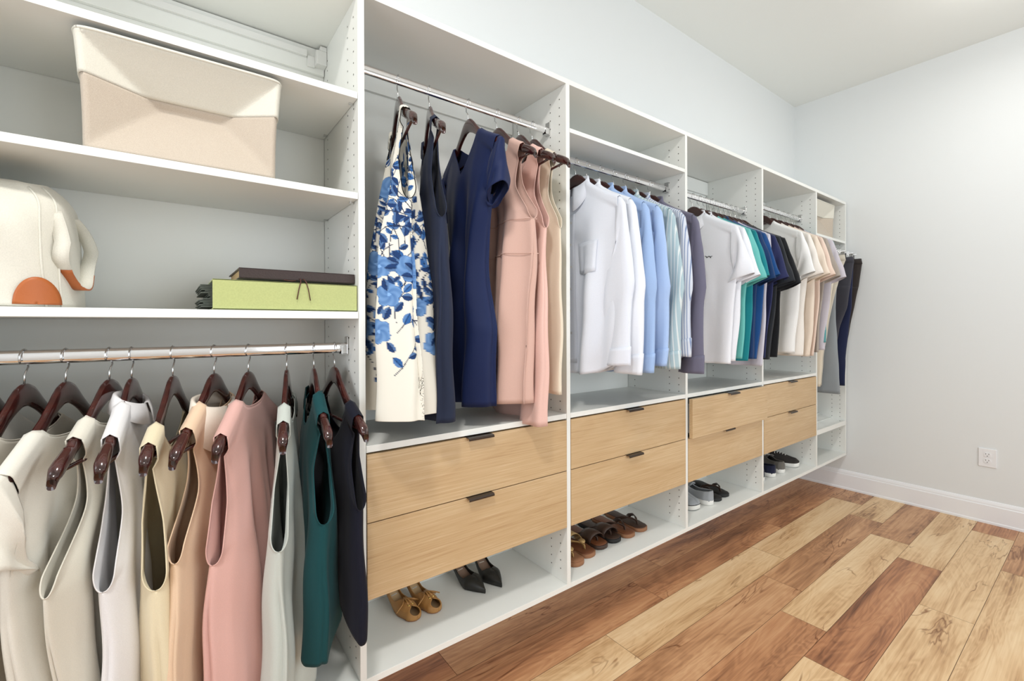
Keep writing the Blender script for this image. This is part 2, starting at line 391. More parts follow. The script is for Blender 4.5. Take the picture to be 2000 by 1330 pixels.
# A
U, x0, x1 = unit(0, 'white shelf unit nearest the camera with three shelves over a low hanging rod'); U['group'] = G
for z in (1.88, 1.606, 1.280): board('shelf', x0, x1, 0, YD, z, z + .018 if z != 1.28 else 1.299, U)
for z in (1.88, 1.606):
    for y in (.036, .298):
        bm = BM(); box(bm, x1 - .012, x1 - .001, y - .004, y + .004, z - .005, z); mesh_obj('shelf_pin', bm, M_STEEL, U)
bm = BM(); box(bm, .378, .4105, .30, .3415, 2.105, 2.15, .002); box(bm, .39, .4105, .30, .3415, 2.15, 2.165, .002); box(bm, .356, .378, .322, .3295, 2.10, 2.135, .001)
mesh_obj('hanging_bracket', bm, M_BRACK, U)
bm = BM(); box(bm, x0, .354, .318, .3295, 2.128, 2.148, .001); mesh_obj('wall_rail', bm, M_BRACK, U)
rod(U, x0, x1, 1.198)
bm = BM(); box(bm, x0, x1, YD - .014, YD - .001, .36, .375); mesh_obj('rail_cleat', bm, M_WHITE, U)
# B..F
def drawers(U, i, out=0.0, over=0.0):
    a, b = PX[i][1] + .002, PX[i + 1][0] - .002
    drawer(U, a, b + over, .7145, .9035, out); drawer(U, a, b, .5000, .7115)
    board('deck_shelf', PX[i][1] + .001, PX[i + 1][0] - .001, 0, YD, .909, .928, U)
    for x, s in ((a, 1), (b, -1)):
        for zz in (.58, .79):
            bm = BM(); box(bm, min(x, x + s * .01), max(x, x + s * .01), .03, .32, zz, zz + .02); mesh_obj('drawer_runner', bm, M_STEEL, U)
    board('drawer_bottom_rail', a, b, .04, .33, .504, .516, U)
U, x0, x1 = unit(1, 'white closet unit with two wide drawers under the long dresses'); rod(U, x0, x1, 2.023); drawers(U, 1); U['group'] = G
U, x0, x1 = unit(2, 'white closet unit with drawers below the long sleeved dress shirts'); rod(U, x0, x1, 1.934); drawers(U, 2); U['group'] = G
board('shelf', x0, x1, 0, YD, 1.990, 2.006, U)
U, x0, x1 = unit(3, 'white closet unit with slightly open upper drawer below teal and blue polos'); rod(U, x0, x1, 1.934); drawers(U, 3, .022, .016); U['group'] = G
U, x0, x1 = unit(4, 'white closet unit with drawers beneath the pale t-shirts'); rod(U, x0, x1, 1.998); drawers(U, 4); U['group'] = G
U, x0, x1 = unit(5, 'narrow white closet unit against the right wall, holding trousers'); rod(U, x0, x1, 1.86); U['group'] = G
board('shelf', x0, x1, 0, YD, 1.871, 1.889, U)
V = []
for x in (x0, x1):
    V += [(x, 0, .497), (x, 0, .530), (x, .012, .530), (x, .014, .515), (x, YD, .60), (x, YD, .582)]
F = [(i, (i + 1) % 6, 6 + (i + 1) % 6, 6 + i) for i in range(6)] + [(5, 4, 3, 2, 1, 0), (6, 7, 8, 9, 10, 11)]
mesh_obj('slanted_shelf', (V, F), M_WHITE, U)
for y, z in ((.09, .5355), (.17, .556)): board('shoe_fence', x0, x1, y, y + .006, z, z + .006, U)

# ------------------------------------------------------------------ hangers
HY = [0, .012, .03, .045, .06, .09, .13, .17, .20, .216, .224]
HZ = [-.068, -.069, -.077, -.090, -.105, -.132, -.158, -.179, -.194, -.206, -.222]
def hz(y): return np.interp(np.abs(y), HY, HZ)
GY = HY[:9] + [.222, .25, .30]; GZ = HZ[:9] + [-.205, -.223, -.265]
def gz(y): return np.interp(np.abs(y), GY, GZ)
def hanger_proto():
    ys = np.linspace(-.224, .224, 97); rings = []
    for y in ys:
        a = abs(y)
        h = np.interp(a, [0, .03, .06, .12, .20, .224], [.048, .047, .036, .030, .030, .020])
        th = np.interp(a, [0, .06, .15, .21, .224], [.006, .006, .008, .011, .007])
        zt = hz(y)
        if .158 < a < .166: zt -= .004; h -= .004
        xo = .007 * (a / .224) ** 2     # contour: tips bend forward
        ring = []
        for k in range(12):
            an = 2 * PI * k / 12; c, s = math.cos(an), math.sin(an)
            ring.append((xo + th * math.copysign(abs(c) ** .6, c), y, zt - h / 2 + h / 2 * math.copysign(abs(s) ** .7, s)))
        rings.append(ring)
    v, f = grid(rings, True); f += [tuple(range(12)), tuple(96 * 12 + k for k in range(12))[::-1]]
    hook = [(0, 0, -.074), (0, 0, -.052), (0, .004, -.046), (0, .014, -.036)]
    for a in np.linspace(-40, 215, 18):
        r = math.radians(a); hook.append((0, .0175 * math.cos(r), -.0163 + .0175 * math.sin(r)))
    return (v, f), tube(hook, .0017, 6), tube([(.006, -.196, -.216), (.006, .196, -.216)], .0042, 8)
HB, HH, HBAR = hanger_proto()
hp_b = mesh_obj('arms', HB, M_HANG, None, True); hp_h = mesh_obj('hook', HH, M_STEEL, None, True); hp_r = mesh_obj('trouser_bar', HBAR, M_HANG, None, True)
first_hanger = [True]
def hanger(x, zr, yawd, desc, bar=True):
    t = thing('clothes_hanger', 'dark wooden hanger holding the ' + desc, 'hanger', (x, .1, zr + .0005), math.radians(-yawd), 'dark wooden hangers')
    for p in ((hp_b, hp_h, hp_r) if bar else (hp_b, hp_h)):
        if first_hanger[0]: c = p
        else: c = p.copy(); COL.objects.link(c)
        c.parent = t
    first_hanger[0] = False
    return t

# ------------------------------------------------------------------ garments
def garment_mesh(sh=.185, nw=.085, nf=.10, nb=.03, ua=-.40, inset=.025, cw=.235, hem=-.80, hw=.26, hcurve=.0, T=.022, Th=.035,
                 folds=3, amp=.010, seed=0, fshift=0, waist=None, nu=65, nv=84, cross=False, front=-1, lean=0, hemfun=None, wf=None, vneck=False, slit=0, aop=.62, n1f=.5, squ=3.4):
    """sheets: returns (verts, faces, uv) for a hollow garment draped on the hanger; y along hanger, x along the rod"""
    rnd = random.Random(seed); ph = [rnd.random() * 6.28 for _ in range(8)]; amp = amp * 1.4
    zs_tip = float(gz(sh)) + .004; n1 = int(nv * n1f)
    def E(z):
        # half width at height z
        if z >= zs_tip: return sh
        if z >= ua:
            q = (zs_tip - z) / (zs_tip - ua)
            return sh + (cw - sh) * sm((q - .45) / .55) - inset * math.sin(PI * min(1, q * 1.15)) if q < .87 else sh + (cw - sh) * sm((q - .45) / .55) - inset * math.sin(PI * min(1, q * 1.15))
        q = (ua - z) / (ua - hem)
        wv = cw + (hw - cw) * q
        if waist: wv -= waist * math.sin(PI * min(1, q * 1.6)) if q < .625 else 0
        return wv
    us = np.linspace(-1, 1, nu); us = np.sign(us) * (1 - (1 - np.abs(us)) ** 1.7)
    parts = []; Ps = []
    for s in (1, -1):
        nd = nf if s == front else nb
        P = np.zeros((nv, nu, 3))
        for j, u in enumerate(us):
            y0 = u * sh
            if abs(y0) >= nw: zt = float(gz(y0)) + .0045; zref = zt
            else:
                zn = float(gz(nw)) + .003; k = abs(y0) / nw
                dip = nd * ((1 - k) ** .85 if vneck else math.sqrt(max(0, 1 - k ** 2.4)))
                zt = zn - dip; zref = zn
            zh = hem + (hemfun(u, s) if hemfun else hcurve * (1 - abs(u) ** 2) * -1)
            for i in range(nv):
                if i <= n1: q = i / n1; z = zt + (min(ua, zt - .01) - zt) * (1 - (1 - q) ** 1.35)
                else: q = ((i - n1) / (nv - 1 - n1)) ** 1.12; z = ua + (zh - ua) * q
                e = E(z); y = u * e
                d = zref - z
                Tb = np.interp(-z, [-zs_tip, -ua, -hem], [T * .75, T, Th])
                base = .0128 * math.sqrt(max(0, 1 - (1 - min(d / .012, 1)) ** 2))
                Tt = base + (Tb - .0128) * sm(d / .16)
                Sf = (max(0, 1 - abs(u) ** squ)) ** .5
                if z > ua:
                    hh = min(1, max(0, (z - ua) / (zs_tip - ua)))
                    kk = min(1, (z - ua) / .040); Sf = max(Sf, aop * math.sqrt(max(0, 1 - (1 - kk) ** 2)) * (.3 + .7 * min(1, (1 - hh) / .55)))
                    if abs(y0) > nw: Sf = max(Sf, 1.05 * (1 - float(sm((d - .035) / .03))))
                g = sm((-z - .18) / .45)
                f1 = math.sin(folds * 2.2 * u + ph[0] + 1.2 * z) + .55 * math.sin(folds * 4.3 * u + ph[1] + 2 * z)
                f1 += .8 * (.5 - abs(math.sin(folds * 1.7 * u + ph[6] + .5 * z))) * sm((-z - .3) / .4)
                f2_ = math.sin(folds * 2.8 * u + ph[2] * s + z) + .5 * math.sin(folds * 5.1 * u + ph[3] - 2 * z)
                x = s * Tt * Sf * (1 + .22 * g * f2_) + amp * g * f1 * (1 - .3 * abs(u)) + .0025 * math.sin(23 * z + 4 * u + ph[4]) * g
                x += .007 * (abs(y0) / .224) ** 2 * (1 - sm((d) / .3)) + lean * g
                wq = (1 - abs(u)) ** .5
                y -= math.copysign(1, u) * amp * .9 * g * (.5 - .5 * math.cos(9 * wq + 3 * z)) * math.exp(-(wq / .42) ** 2) * (1 if z < ua else 0) * min(1, (ua - z) / .12 if z < ua else 0)
                yy = y + .006 * math.sin(9 * z + ph[5]) * g * abs(u) + fshift * g
                P[i, j] = (x, yy, z)
        if s < 0: P = P[:, ::-1]
        parts.append(grid(P)); Ps.append(P)
    # binding paths: neckline on both sheets, both armholes
    A0, A1 = Ps[0], Ps[1][:, ::-1]
    ks = [j for j, u in enumerate(us) if abs(u * sh) < nw + .004]
    loop = [A0[0, j] for j in ks] + [A1[0, j] for j in ks[::-1]]; loop.append(loop[0])
    binds = [loop]
    for c in (0, nu - 1):
        ra = [i for i in range(1, nv) if A0[i, c, 2] > ua - .0005]; rb = [i for i in range(1, nv) if A1[i, c, 2] > ua - .0005]
        binds.append([A0[i, c] for i in ra] + [A1[i, c] for i in rb[::-1]])
    arcs = []
    for k_, Pq in enumerate((A0, A1)):
        dl = np.concatenate([np.zeros((nv, 1)), np.cumsum(np.linalg.norm(np.diff(Pq, axis=1), axis=2), axis=1)], axis=1)
        arcs.append(dl.reshape(-1) if k_ == 0 else (-dl[:, ::-1]).reshape(-1))
    return merge(parts), binds, E, zs_tip, np.concatenate(arcs)
def weld(o, d=.0012):
    bm = BM(); bm.from_mesh(o.data); bmesh.ops.remove_doubles(bm, verts=bm.verts, dist=d); bm.to_mesh(o.data); bm.free()
    for p in o.data.polygons: p.use_smooth = True
def sleeve(side, O, I, thick, n=18, rows=26, seed=0, amp=.006, xo=.006, twist=0, t0=0.0, grow=0.0):
    """flattened tube between outer polyline O and inner polyline I in (y,z); side=-1 near camera"""
    rnd = random.Random(seed); ph = [rnd.random() * 6 for _ in range(4)]
    O = np.array(O, float); I = np.array(I, float)
    def rs(P, t):
        L = np.concatenate([[0], np.cumsum(np.hypot(*np.diff(P, axis=0).T))]); L /= L[-1]
        return np.array([np.interp(t, L, P[:, 0]), np.interp(t, L, P[:, 1])])
    G = []
    for i in range(rows):
        t = t0 + (1 - t0) * i / (rows - 1); o = rs(O, t); q = rs(I, t); c = (o + q) / 2; h = (o - q) / 2
        th = np.interp(t, [0, .12, .5, 1], [thick[0], (thick[0] + thick[1]) / 2, thick[1], thick[2]])
        ring = []
        for k in range(n):
            a = 2 * PI * k / n; ca, sa = math.cos(a), math.sin(a)
            p = c + h * ca * (1 + grow)
            x = xo + th * (1 + 2 * grow) * sa * (1 + .25 * math.sin(3 * a + ph[0] + 5 * t)) + amp * sm(t * 2) * math.sin(8 * t + 2 * ca + ph[1]) + twist * t
            ring.append((x, side * (p[0]), p[1] + .004 * math.sin(6 * t * 3 + ph[2]) * ca * t))
        G.append(ring)
    return grid(G, True)
def collar_mesh(r=.066, zb=-.112, h=.034, leaf=.045, drop=.05, front=-1, rx=.022, point=.035):
    n = 49; G = []
    for i in range(n):
        th = 2 * PI * (i / (n - 1)) ; th = .16 + th * (1 - .32 / (2 * PI)) * 1.0
        fr = (1 + math.cos(th)) / 2          # 1 at the front centre
        y = r * math.sin(th); x = front * rx * math.cos(th)
        z0 = zb - drop * fr ** 1.5
        ux, uy = front * math.cos(th), math.sin(th)
        pt = point * max(0, (fr - .55) / .45) ** 1.2
        top = z0 + h * (1 - .25 * fr)
        G.append([(x, y, z0), (x * .92, y * .97, z0 + h * .6), (x * .9, y * .96, top), (x * 1.02 + ux * .003, y * 1.02 + uy * .003, top + .001), (x * 1.1 + ux * .007, y * 1.07 + uy * .005, top - leaf * .5), (x * 1.14 + ux * .010, y * 1.13 + uy * .009, top - leaf - pt)])
    return grid(G)

def coord_fab(name, fn):
    t = NT(name); fn(t); return t.m

SLV = {}
def make(name, label, cat, short, x, zr, yawd, mat, group=None, kind='plain', collar=None, collar_mat=None, placket=False, pocket=False, bar=True, gm={}, slv=None, cuffs=False, extra=None):
    """hanger + garment"""
    hanger(x, zr, yawd, short, bar)
    t = thing(name, label, cat, (x, .1, zr + .0005), math.radians(-yawd), group)
    (v, f), binds, E, zt, arc = garment_mesh(**gm)
    b = mesh_obj('body', (v, f), mat, t, True, solid=.0016); 
    if 'n1f' in gm: b.data.attributes.new('arc', 'FLOAT', 'POINT').data.foreach_set('value', arc.astype(np.float32))
    weld(b)
    sh = gm.get('sh', .185); ua = gm.get('ua', -.40); cw = gm.get('cw', .235)
    if not collar or not slv:
        mesh_obj('neckline_binding', tube(binds[0][::2] + [binds[0][0]], .0014, 6, False), mat, t, True)
    if not slv:
        for bi in binds[1:]: mesh_obj('armhole_binding', tube(bi, .0013, 6), mat, t, True)
    if slv:
        for side in (-1, 1):
            O, I, th = slv(sh, zt, ua, cw, side)
            ob = mesh_obj('sleeve', sleeve(side, O, I, th, seed=gm.get('seed', 0) + side), mat, t, True, solid=.0016)
            if cuffs: mesh_obj('cuff', sleeve(side, O, I, th, seed=gm.get('seed', 0) + side, t0=.885, grow=.045, rows=6), mat, ob, True, solid=.002)
    if collar:
        mesh_obj('collar', collar_mesh(**collar), collar_mat or mat, t, True, solid=.0022)
    if extra: extra(t, b)
    return t
def short_slv(L=.20, out=.075, w=.165):
    def f(sh, zt, ua, cw, side):
        O = [(sh - .012, zt + .004), (sh + .02, zt - .012), (sh + out * .62, zt - L * .5), (sh + out, zt - L)]
        I = [(cw - .012, ua - .012), (cw - .008, ua - .022), (cw - .004, ua - .035), (sh + out - w * .82, zt - L - .055)]
        return O, I, (.019, .026, .030)
    return f
def long_slv(zc=-.86, el=(.262, -.56), cuff=(.215, .125)):
    def f(sh, zt, ua, cw, side):
        O = [(sh - .012, zt + .004), (sh + .022, zt - .02), (sh + .045, zt - .16), (el[0], el[1]), (el[0] - .01, el[1] - .06), (cuff[0] + .005, zc + .07), (cuff[0], zc)]
        I = [(cw - .012, ua - .012), (cw - .03, ua - .05), (el[0] - .13, el[1] + .02), (cuff[1], zc + .09), (cuff[1], zc)]
        return O, I, (.019, .026, .024)
    return f
def cap_slv(): return short_slv(.13, .045, .12)

F = lambda n, r, g, b, **k: fabric(n, srgb(r, g, b), **k)
ZA = 1.2125
GA = 'blouses and tops on the low rod'
# --- left section, left to right
make('short_sleeve_blouse', 'white short-sleeved top at the left edge of the picture, mostly cut off', 'top', 'white top cut off at the left edge', -.300, ZA, 12, F('white_cotton', 236, 233, 224), GA,
     gm=dict(seed=11, hem=-.80, cw=.23, hw=.235, T=.026, Th=.030, nf=.09, sh=.222, ua=-.36), slv=short_slv(.15, .04, .15))
make('tank_shirt', 'cream round neck top on the leftmost visible hanger of the low rod', 'top', 'cream round neck top at far left', -.241, ZA, 14, F('cream_jersey_a', 228, 220, 204), GA,
     gm=dict(seed=12, hem=-.84, cw=.215, hw=.20, T=.024, Th=.028, nw=.115, nf=.07, sh=.18))
make('short_sleeve_blouse', 'ivory scoop neck tee with short sleeve, between two cream tops', 'top', 'ivory short-sleeved tee', -.180, ZA, 15, F('ivory_jersey', 238, 234, 222), GA,
     gm=dict(seed=13, hem=-.90, cw=.215, hw=.175, T=.028, Th=.034, nw=.115, nf=.08, sh=.222, ua=-.36, amp=.014), slv=short_slv(.15, .032, .14))
make('tank_shirt', 'off-white sleeveless top with deep cut armhole, left of the white polo', 'top', 'off-white sleeveless top', -.110, ZA, 17.5, F('offwhite_jersey', 234, 229, 214), GA,
     gm=dict(seed=14, hem=-.90, cw=.225, hw=.155, T=.018, Th=.022, nw=.095, nf=.05, sh=.148, ua=-.43, inset=.035, amp=.012))
make('sleeveless_polo', 'white sleeveless polo with a stand-up collar on the low rod', 'polo shirt', 'white sleeveless polo', -.072, ZA, 11, F('white_pique', 236, 234, 234), GA,
     gm=dict(seed=15, hem=-.92, cw=.190, hw=.185, T=.028, Th=.028, lean=.016, nw=.07, nf=.05, sh=.152, ua=-.46, inset=.02, amp=.010), collar=dict(r=.062, zb=-.134, h=.034, leaf=.036, drop=.02, front=1, rx=.024, point=.010))
make('tank_shirt', 'pale yellow sleeveless tank with gathered strap, left of the peach blouse', 'top', 'pale yellow tank', .003, ZA, 14, F('butter_silk', 240, 226, 192, rough=.6), GA,
     gm=dict(seed=16, hem=-.95, cw=.195, hw=.185, T=.030, Th=.032, lean=.006, nw=.130, nf=.10, nb=.08, sh=.188, ua=-.48, inset=.01, amp=.012))
peach = F('peach_crepe', 242, 210, 178, rough=.65)
make('sleeveless_blouse', 'peach sleeveless blouse with a wide cream fold-over collar', 'blouse', 'peach blouse with wide collar', .085, ZA, 24, peach, GA,
     gm=dict(seed=17, hem=-.86, cw=.205, hw=.225, T=.026, Th=.030, nw=.085, nf=.06, sh=.158, ua=-.44, inset=.035, amp=.012, hemfun=lambda u, s: .08 * max(0, u) ** 1.5 - .05 * max(0, -u - .3)), collar=dict(r=.088, zb=-.152, h=.030, leaf=.085, drop=.02, front=1, rx=.030, point=.03), collar_mat=F('cream_crepe', 250, 238, 222, rough=.65))
make('tank_shirt', 'dusty pink tank top with an uneven dipping hem', 'top', 'dusty pink tank top', .159, ZA, 24.5, F('pink_modal', 232, 184, 174, rough=.7), GA,
     gm=dict(seed=18, hem=-.78, cw=.190, hw=.215, T=.028, Th=.032, lean=.008, nw=.085, nf=.07, sh=.190, ua=-.47, inset=.015, folds=4, amp=.016, hemfun=lambda u, s: .12 * max(0, u) - .16 * max(0, -u) ** 1.3))
make('tank_shirt', 'long pale sage green tank top, right of the dusty pink one', 'top', 'pale sage tank', .249, ZA, 14.5, F('sage_modal', 206, 212, 204, rough=.7), GA,
     gm=dict(seed=19, hem=-.88, cw=.205, hw=.21, T=.026, Th=.036, nw=.11, nf=.12, nb=.06, sh=.17, ua=-.47, inset=.015, folds=3, amp=.014, hemfun=lambda u, s: -.07 * max(0, -u)))
make('tank_shirt', 'dark teal draped sleeveless top with rounded hem', 'top', 'dark teal top', .318, ZA, 6.5, F('teal_knit', 18, 72, 76, sheen=.05), GA,
     gm=dict(seed=20, hem=-.70, cw=.205, hw=.185, T=.036, Th=.040, nw=.08, nf=.10, nb=.03, sh=.155, ua=-.43, inset=.02, amp=.008, hemfun=lambda u, s: -.13 * max(0, -u) + .02 + .16 * max(0, -u - .85)))
make('tank_shirt', 'black-navy sleeveless top with side slit, rightmost on the low rod', 'top', 'black-navy sleeveless top', .374, ZA, -1.5, F('midnight_crepe', 16, 18, 34, sheen=.05), GA,
     gm=dict(seed=21, hem=-.66, cw=.20, hw=.21, T=.022, Th=.024, nw=.12, nf=.12, nb=.10, sh=.178, ua=-.42, inset=.02, amp=.004, hemfun=lambda u, s: -.09 * max(0, -u) ** 1.2))

# --- dresses
ZBR = 2.0375
GB = 'dresses on the high rod'
def floral_colors(b):
    me = b.data; n = len(me.vertices); co = np.zeros(n * 3); me.vertices.foreach_get('co', co); co = co.reshape(-1, 3)
    z = co[:, 2]; yy = np.zeros(n, np.float32); me.attributes['arc'].data.foreach_get('value', yy); yy = yy.astype(float)
    rnd = random.Random(5); base = np.array(srgb(226, 222, 210)[:3]); colr = np.tile(base, (n, 1))
    dark = np.array(srgb(26, 56, 104)[:3]); mid = np.array(srgb(44, 92, 152)[:3]); li = np.array(srgb(120, 158, 204)[:3]); ink = np.array(srgb(28, 40, 70)[:3])
    def seg(x0, z0, x1, z1, wd):
        d = np.array([x1 - x0, z1 - z0]); L = np.hypot(*d) + 1e-9
        t = np.clip(((yy - x0) * d[0] + (z - z0) * d[1]) / L ** 2, 0, 1)
        colr[np.hypot(yy - x0 - t * d[0], z - z0 - t * d[1]) < wd] = ink
    def leaf(cx, cz, a, L, c):
        dx, dz = yy - cx, z - cz; p = dx * math.cos(a) + dz * math.sin(a); q = -dx * math.sin(a) + dz * math.cos(a)
        m = (p > 0) & (p < L); wdt = .30 * L * np.sin(PI * np.clip(p / L, 0, 1)) ** .8
        k = m & (np.abs(q) < wdt); colr[k] = c; colr[k & (np.abs(q) < .0008)] = ink; kk = k & (q > .3 * wdt); colr[kk] = c * .6 + li * .4
    def flower(cx, cz, R):
        dx, dz = yy - cx, z - cz; r = np.hypot(dx, dz); a = np.arctan2(dz, dx)
        rad = R * (.80 + .2 * np.abs(np.sin(2.5 * a + cx * 30)))
        k = r < rad; t = np.clip(r / R, 0, 1)[:, None]
        sh_ = (.5 + .5 * np.sin(5 * a + 9 * t[:, 0] + cx * 50))[:, None]
        c = li * (.55 + .45 * sh_) + mid * (.45 - .45 * sh_) ; c = c * (1 - .5 * (1 - t)) + mid * .5 * (1 - t)
        colr[k] = c[k]; colr[(r > rad * .96) & k] = mid; colr[(r < R * .14)] = li * 1.2
    for sd in (-1, 1):
        c0 = sd * .27
        for _ in range(85):
            x = c0 + rnd.uniform(-.27, .27); zz = rnd.uniform(-.98, -.31) if rnd.random() < .35 else rnd.uniform(-.84, -.31)
            pts = [(x, zz)]; a = rnd.uniform(.9, 2.2)
            for _k in range(5): a += rnd.uniform(-.5, .5); pts.append((pts[-1][0] + .03 * math.cos(a), pts[-1][1] + .03 * math.sin(a)))
            for p, q in zip(pts, pts[1:]): seg(*p, *q, .0013)
            for p in pts[1:]:
                if rnd.random() < .8: leaf(p[0], p[1], a + rnd.choice([-1, 1]) * rnd.uniform(.6, 1.3), rnd.uniform(.022, .04), rnd.choice([dark, mid, dark]))
        for _ in range(26):
            x = c0 + rnd.uniform(-.27, .27); zz = rnd.choice([rnd.uniform(-.52, -.36), rnd.uniform(-.72, -.6), rnd.uniform(-.85, -.5)])
            flower(x, zz, rnd.uniform(.024, .046))
            for _k in range(4): a = rnd.uniform(0, 6.28); leaf(x + .035 * math.cos(a), zz + .035 * math.sin(a), a, rnd.uniform(.025, .04), dark)
    ca = me.color_attributes.new('print', 'FLOAT_COLOR', 'POINT')
    ca.data.foreach_set('color', np.column_stack([colr, np.ones(n)]).astype(np.float32).ravel())
tf = NT('floral_print_cotton'); ta = tf.add('ShaderNodeAttribute'); ta.attribute_name = 'print'; tf.link(ta.outputs['Color'], tf.b.inputs['Base Color']); tf.b.inputs['Roughness'].default_value = .8; tf.b.inputs['Specular IOR Level'].default_value = .25
make('sleeveless_dress', 'white sleeveless dress printed with blue flowers and leaves', 'dress', 'blue floral dress', .568, ZBR, 13.5, tf.m, GB,
     gm=dict(seed=31, hem=-1.03, cw=.155, hw=.25, T=.036, Th=.056, nw=.10, nf=.14, nb=.06, sh=.125, ua=-.42, inset=.02, folds=4, amp=.022, nu=240, nv=620, n1f=.36, waist=.0), extra=lambda t, b: floral_colors(b))
make('sleeveless_dress', 'charcoal navy sleeveless dress, second from the left among the dresses', 'dress', 'charcoal navy dress', .675, ZBR, 18.5, F('charcoal_crepe', 38, 46, 68, sheen=.05), GB,
     gm=dict(seed=32, hem=-1.06, cw=.165, hw=.20, T=.026, Th=.040, nw=.10, nf=.12, nb=.05, sh=.13, ua=-.46, inset=.025, folds=2.5, amp=.014))
make('cap_sleeve_dress', 'royal navy blue dress with cap sleeves and a V neck', 'dress', 'royal navy dress with cap sleeves', .822, ZBR, 6, F('royal_jersey', 18, 34, 78, rough=.6, sheen=.05), GB,
     gm=dict(seed=33, hem=-1.04, cw=.165, hw=.14, T=.034, Th=.042, nw=.098, nf=.13, nb=.06, sh=.212, ua=-.365, waist=.035, folds=3, amp=.012, vneck=True), slv=short_slv(.15, .030, .12))
def seams(t, b, zs=(-.43, -.54)):
    E = .0
    for z0 in zs:
        me = b.data; 
        co = np.array([v.co[:] for v in me.vertices]); 
        # ring of piping following the fabric at this height
        ang = []
        sel = co[np.abs(co[:, 2] - z0) < .006]
        if len(sel) < 8: continue
        ys = np.linspace(sel[:, 1].min() + .002, sel[:, 1].max() - .002, 36); up_, lo = [], []
        mid = sel[:, 0].mean()
        for y in ys:
            k = sel[np.abs(sel[:, 1] - y) < .012]
            if len(k) < 2: continue
            up_.append((k[:, 0].max() + .0008, y, z0)); lo.append((k[:, 0].min() - .0008, y, z0))
        pts = up_ + lo[::-1]; pts.append(pts[0])
        mesh_obj('seam_piping', tube(pts, .0016, 6, False), b.data.materials[0], t, True)
make('sleeveless_dress', 'dusty rose sleeveless dress with two piped waist seams', 'dress', 'dusty rose dress', .943, ZBR, 3, F('rose_ponte', 222, 184, 170), GB,
     gm=dict(seed=34, hem=-1.04, cw=.20, hw=.165, T=.032, Th=.044, nw=.095, nf=.11, nb=.03, sh=.16, ua=-.43, inset=.03, folds=3.4, amp=.014), extra=seams)
make('sleeveless_dress', 'long peach pink sleeveless dress hanging below the deck edge', 'dress', 'long peach pink dress', 1.043, ZBR, 8, F('peach_ponte', 242, 200, 188), GB,
     gm=dict(seed=35, hem=-1.12, cw=.195, hw=.20, T=.022, Th=.038, nw=.095, nf=.10, nb=.04, sh=.155, ua=-.45, inset=.03, folds=2.4, amp=.010))
make('sleeveless_dress', 'ivory sleeveless dress, last on the dress rod before the divider', 'dress', 'ivory dress beside the divider', 1.108, ZBR, 7.5, F('ivory_lace', 240, 228, 206), GB,
     gm=dict(seed=36, hem=-1.02, cw=.185, hw=.19, T=.016, Th=.020, nw=.10, nf=.10, nb=.05, sh=.145, ua=-.44, inset=.03, folds=3, amp=.006))

# --- long sleeved shirts
def stripes(name, base, line, freq, width, rough=.75, col3=None):
    base = tuple(c * .8 for c in base[:3]) + (1,); line = tuple(c * .8 for c in line[:3]) + (1,)
    t = NT(name); tc = t.add('ShaderNodeTexCoord'); sp = t.add('ShaderNodeSeparateXYZ'); t.link(tc.outputs['Object'], sp.inputs[0])
    mu = t.add('ShaderNodeMath', operation='MULTIPLY'); mu.inputs[1].default_value = freq; t.link(sp.outputs[1], mu.inputs[0])
    fr = t.add('ShaderNodeMath', operation='FRACT'); t.link(mu.outputs[0], fr.inputs[0])
    st = [(0, line), (width, line), (width + .03, base), (.97, base)]
    r = t.ramp(fr.outputs[0], st, 'LINEAR'); t.link(r.outputs[0], t.b.inputs['Base Color'])
    t.b.inputs['Roughness'].default_value = rough; t.b.inputs['Specular IOR Level'].default_value = .25; t.b.inputs['Sheen Weight'].default_value = .1
    n2 = t.add('ShaderNodeTexNoise', Scale=9.0, Detail=3.0); mp2 = t.mapping((1.0, 1.2, .45)); t.link(mp2.outputs[0], n2.inputs['Vector']); t.bump(n2.outputs[0], .5, .004)
    return t.m
ZCR = 1.9485
GC = 'long sleeved dress shirts'
SC = dict(r=.064, zb=-.118, h=.040, leaf=.052, drop=.045, front=-1, rx=.022, point=.045)
M_BUT = plain('shirt_button', srgb(225, 225, 225), .3)
def shirt_details(mat, pk=True):
    def ex(t, b):
        me = b.data; co = np.array([v.co[:] for v in me.vertices])
        def surf(y, z):
            k = co[(np.abs(co[:, 1] - y) < .012) & (np.abs(co[:, 2] - z) < .008)]
            return k[:, 0].min() - .0012 if len(k) else -.03
        G = []
        for z in np.linspace(-.235, -.84, 30): G.append([(surf(y, z), y, z) for y in np.linspace(-.016, .016, 4)])
        p = mesh_obj('button_placket', grid(G), mat, t, True, solid=.001)
        parts = []
        for z in (-.27, -.36, -.45, -.54, -.63, -.72):
            x = surf(0, z) - .001; parts.append(tube([(x, 0, z), (x - .002, 0, z)], .0052, 12))
        mesh_obj('buttons', merge(parts), M_BUT, p, False)
        if pk:
            G = []
            for z in np.linspace(-.36, -.48, 8): G.append([(surf(y, z), y, z - (.012 * (1 - abs(y + .09) / .055) if z < -.47 else 0)) for y in np.linspace(-.145, -.035, 8)])
            mesh_obj('pocket', grid(G), mat, t, True, solid=.001)
    return ex
wht = F('white_poplin', 230, 235, 246, rough=.7); pale = F('oatmeal_poplin', 230, 222, 214, rough=.7)
lb1 = F('sky_oxford', 168, 196, 238); lb2 = F('sky_poplin', 176, 202, 242)
st1 = stripes('sage_stripe_cotton', srgb(184, 208, 216), srgb(232, 240, 240), 70, .25)
st2 = stripes('blue_stripe_cotton', srgb(226, 232, 244), srgb(140, 158, 196), 110, .28)
lb3 = stripes('fine_blue_stripe_cotton', srgb(206, 222, 246), srgb(180, 200, 236), 160, .4)
gry = F('slate_grey_poplin', 112, 110, 130)
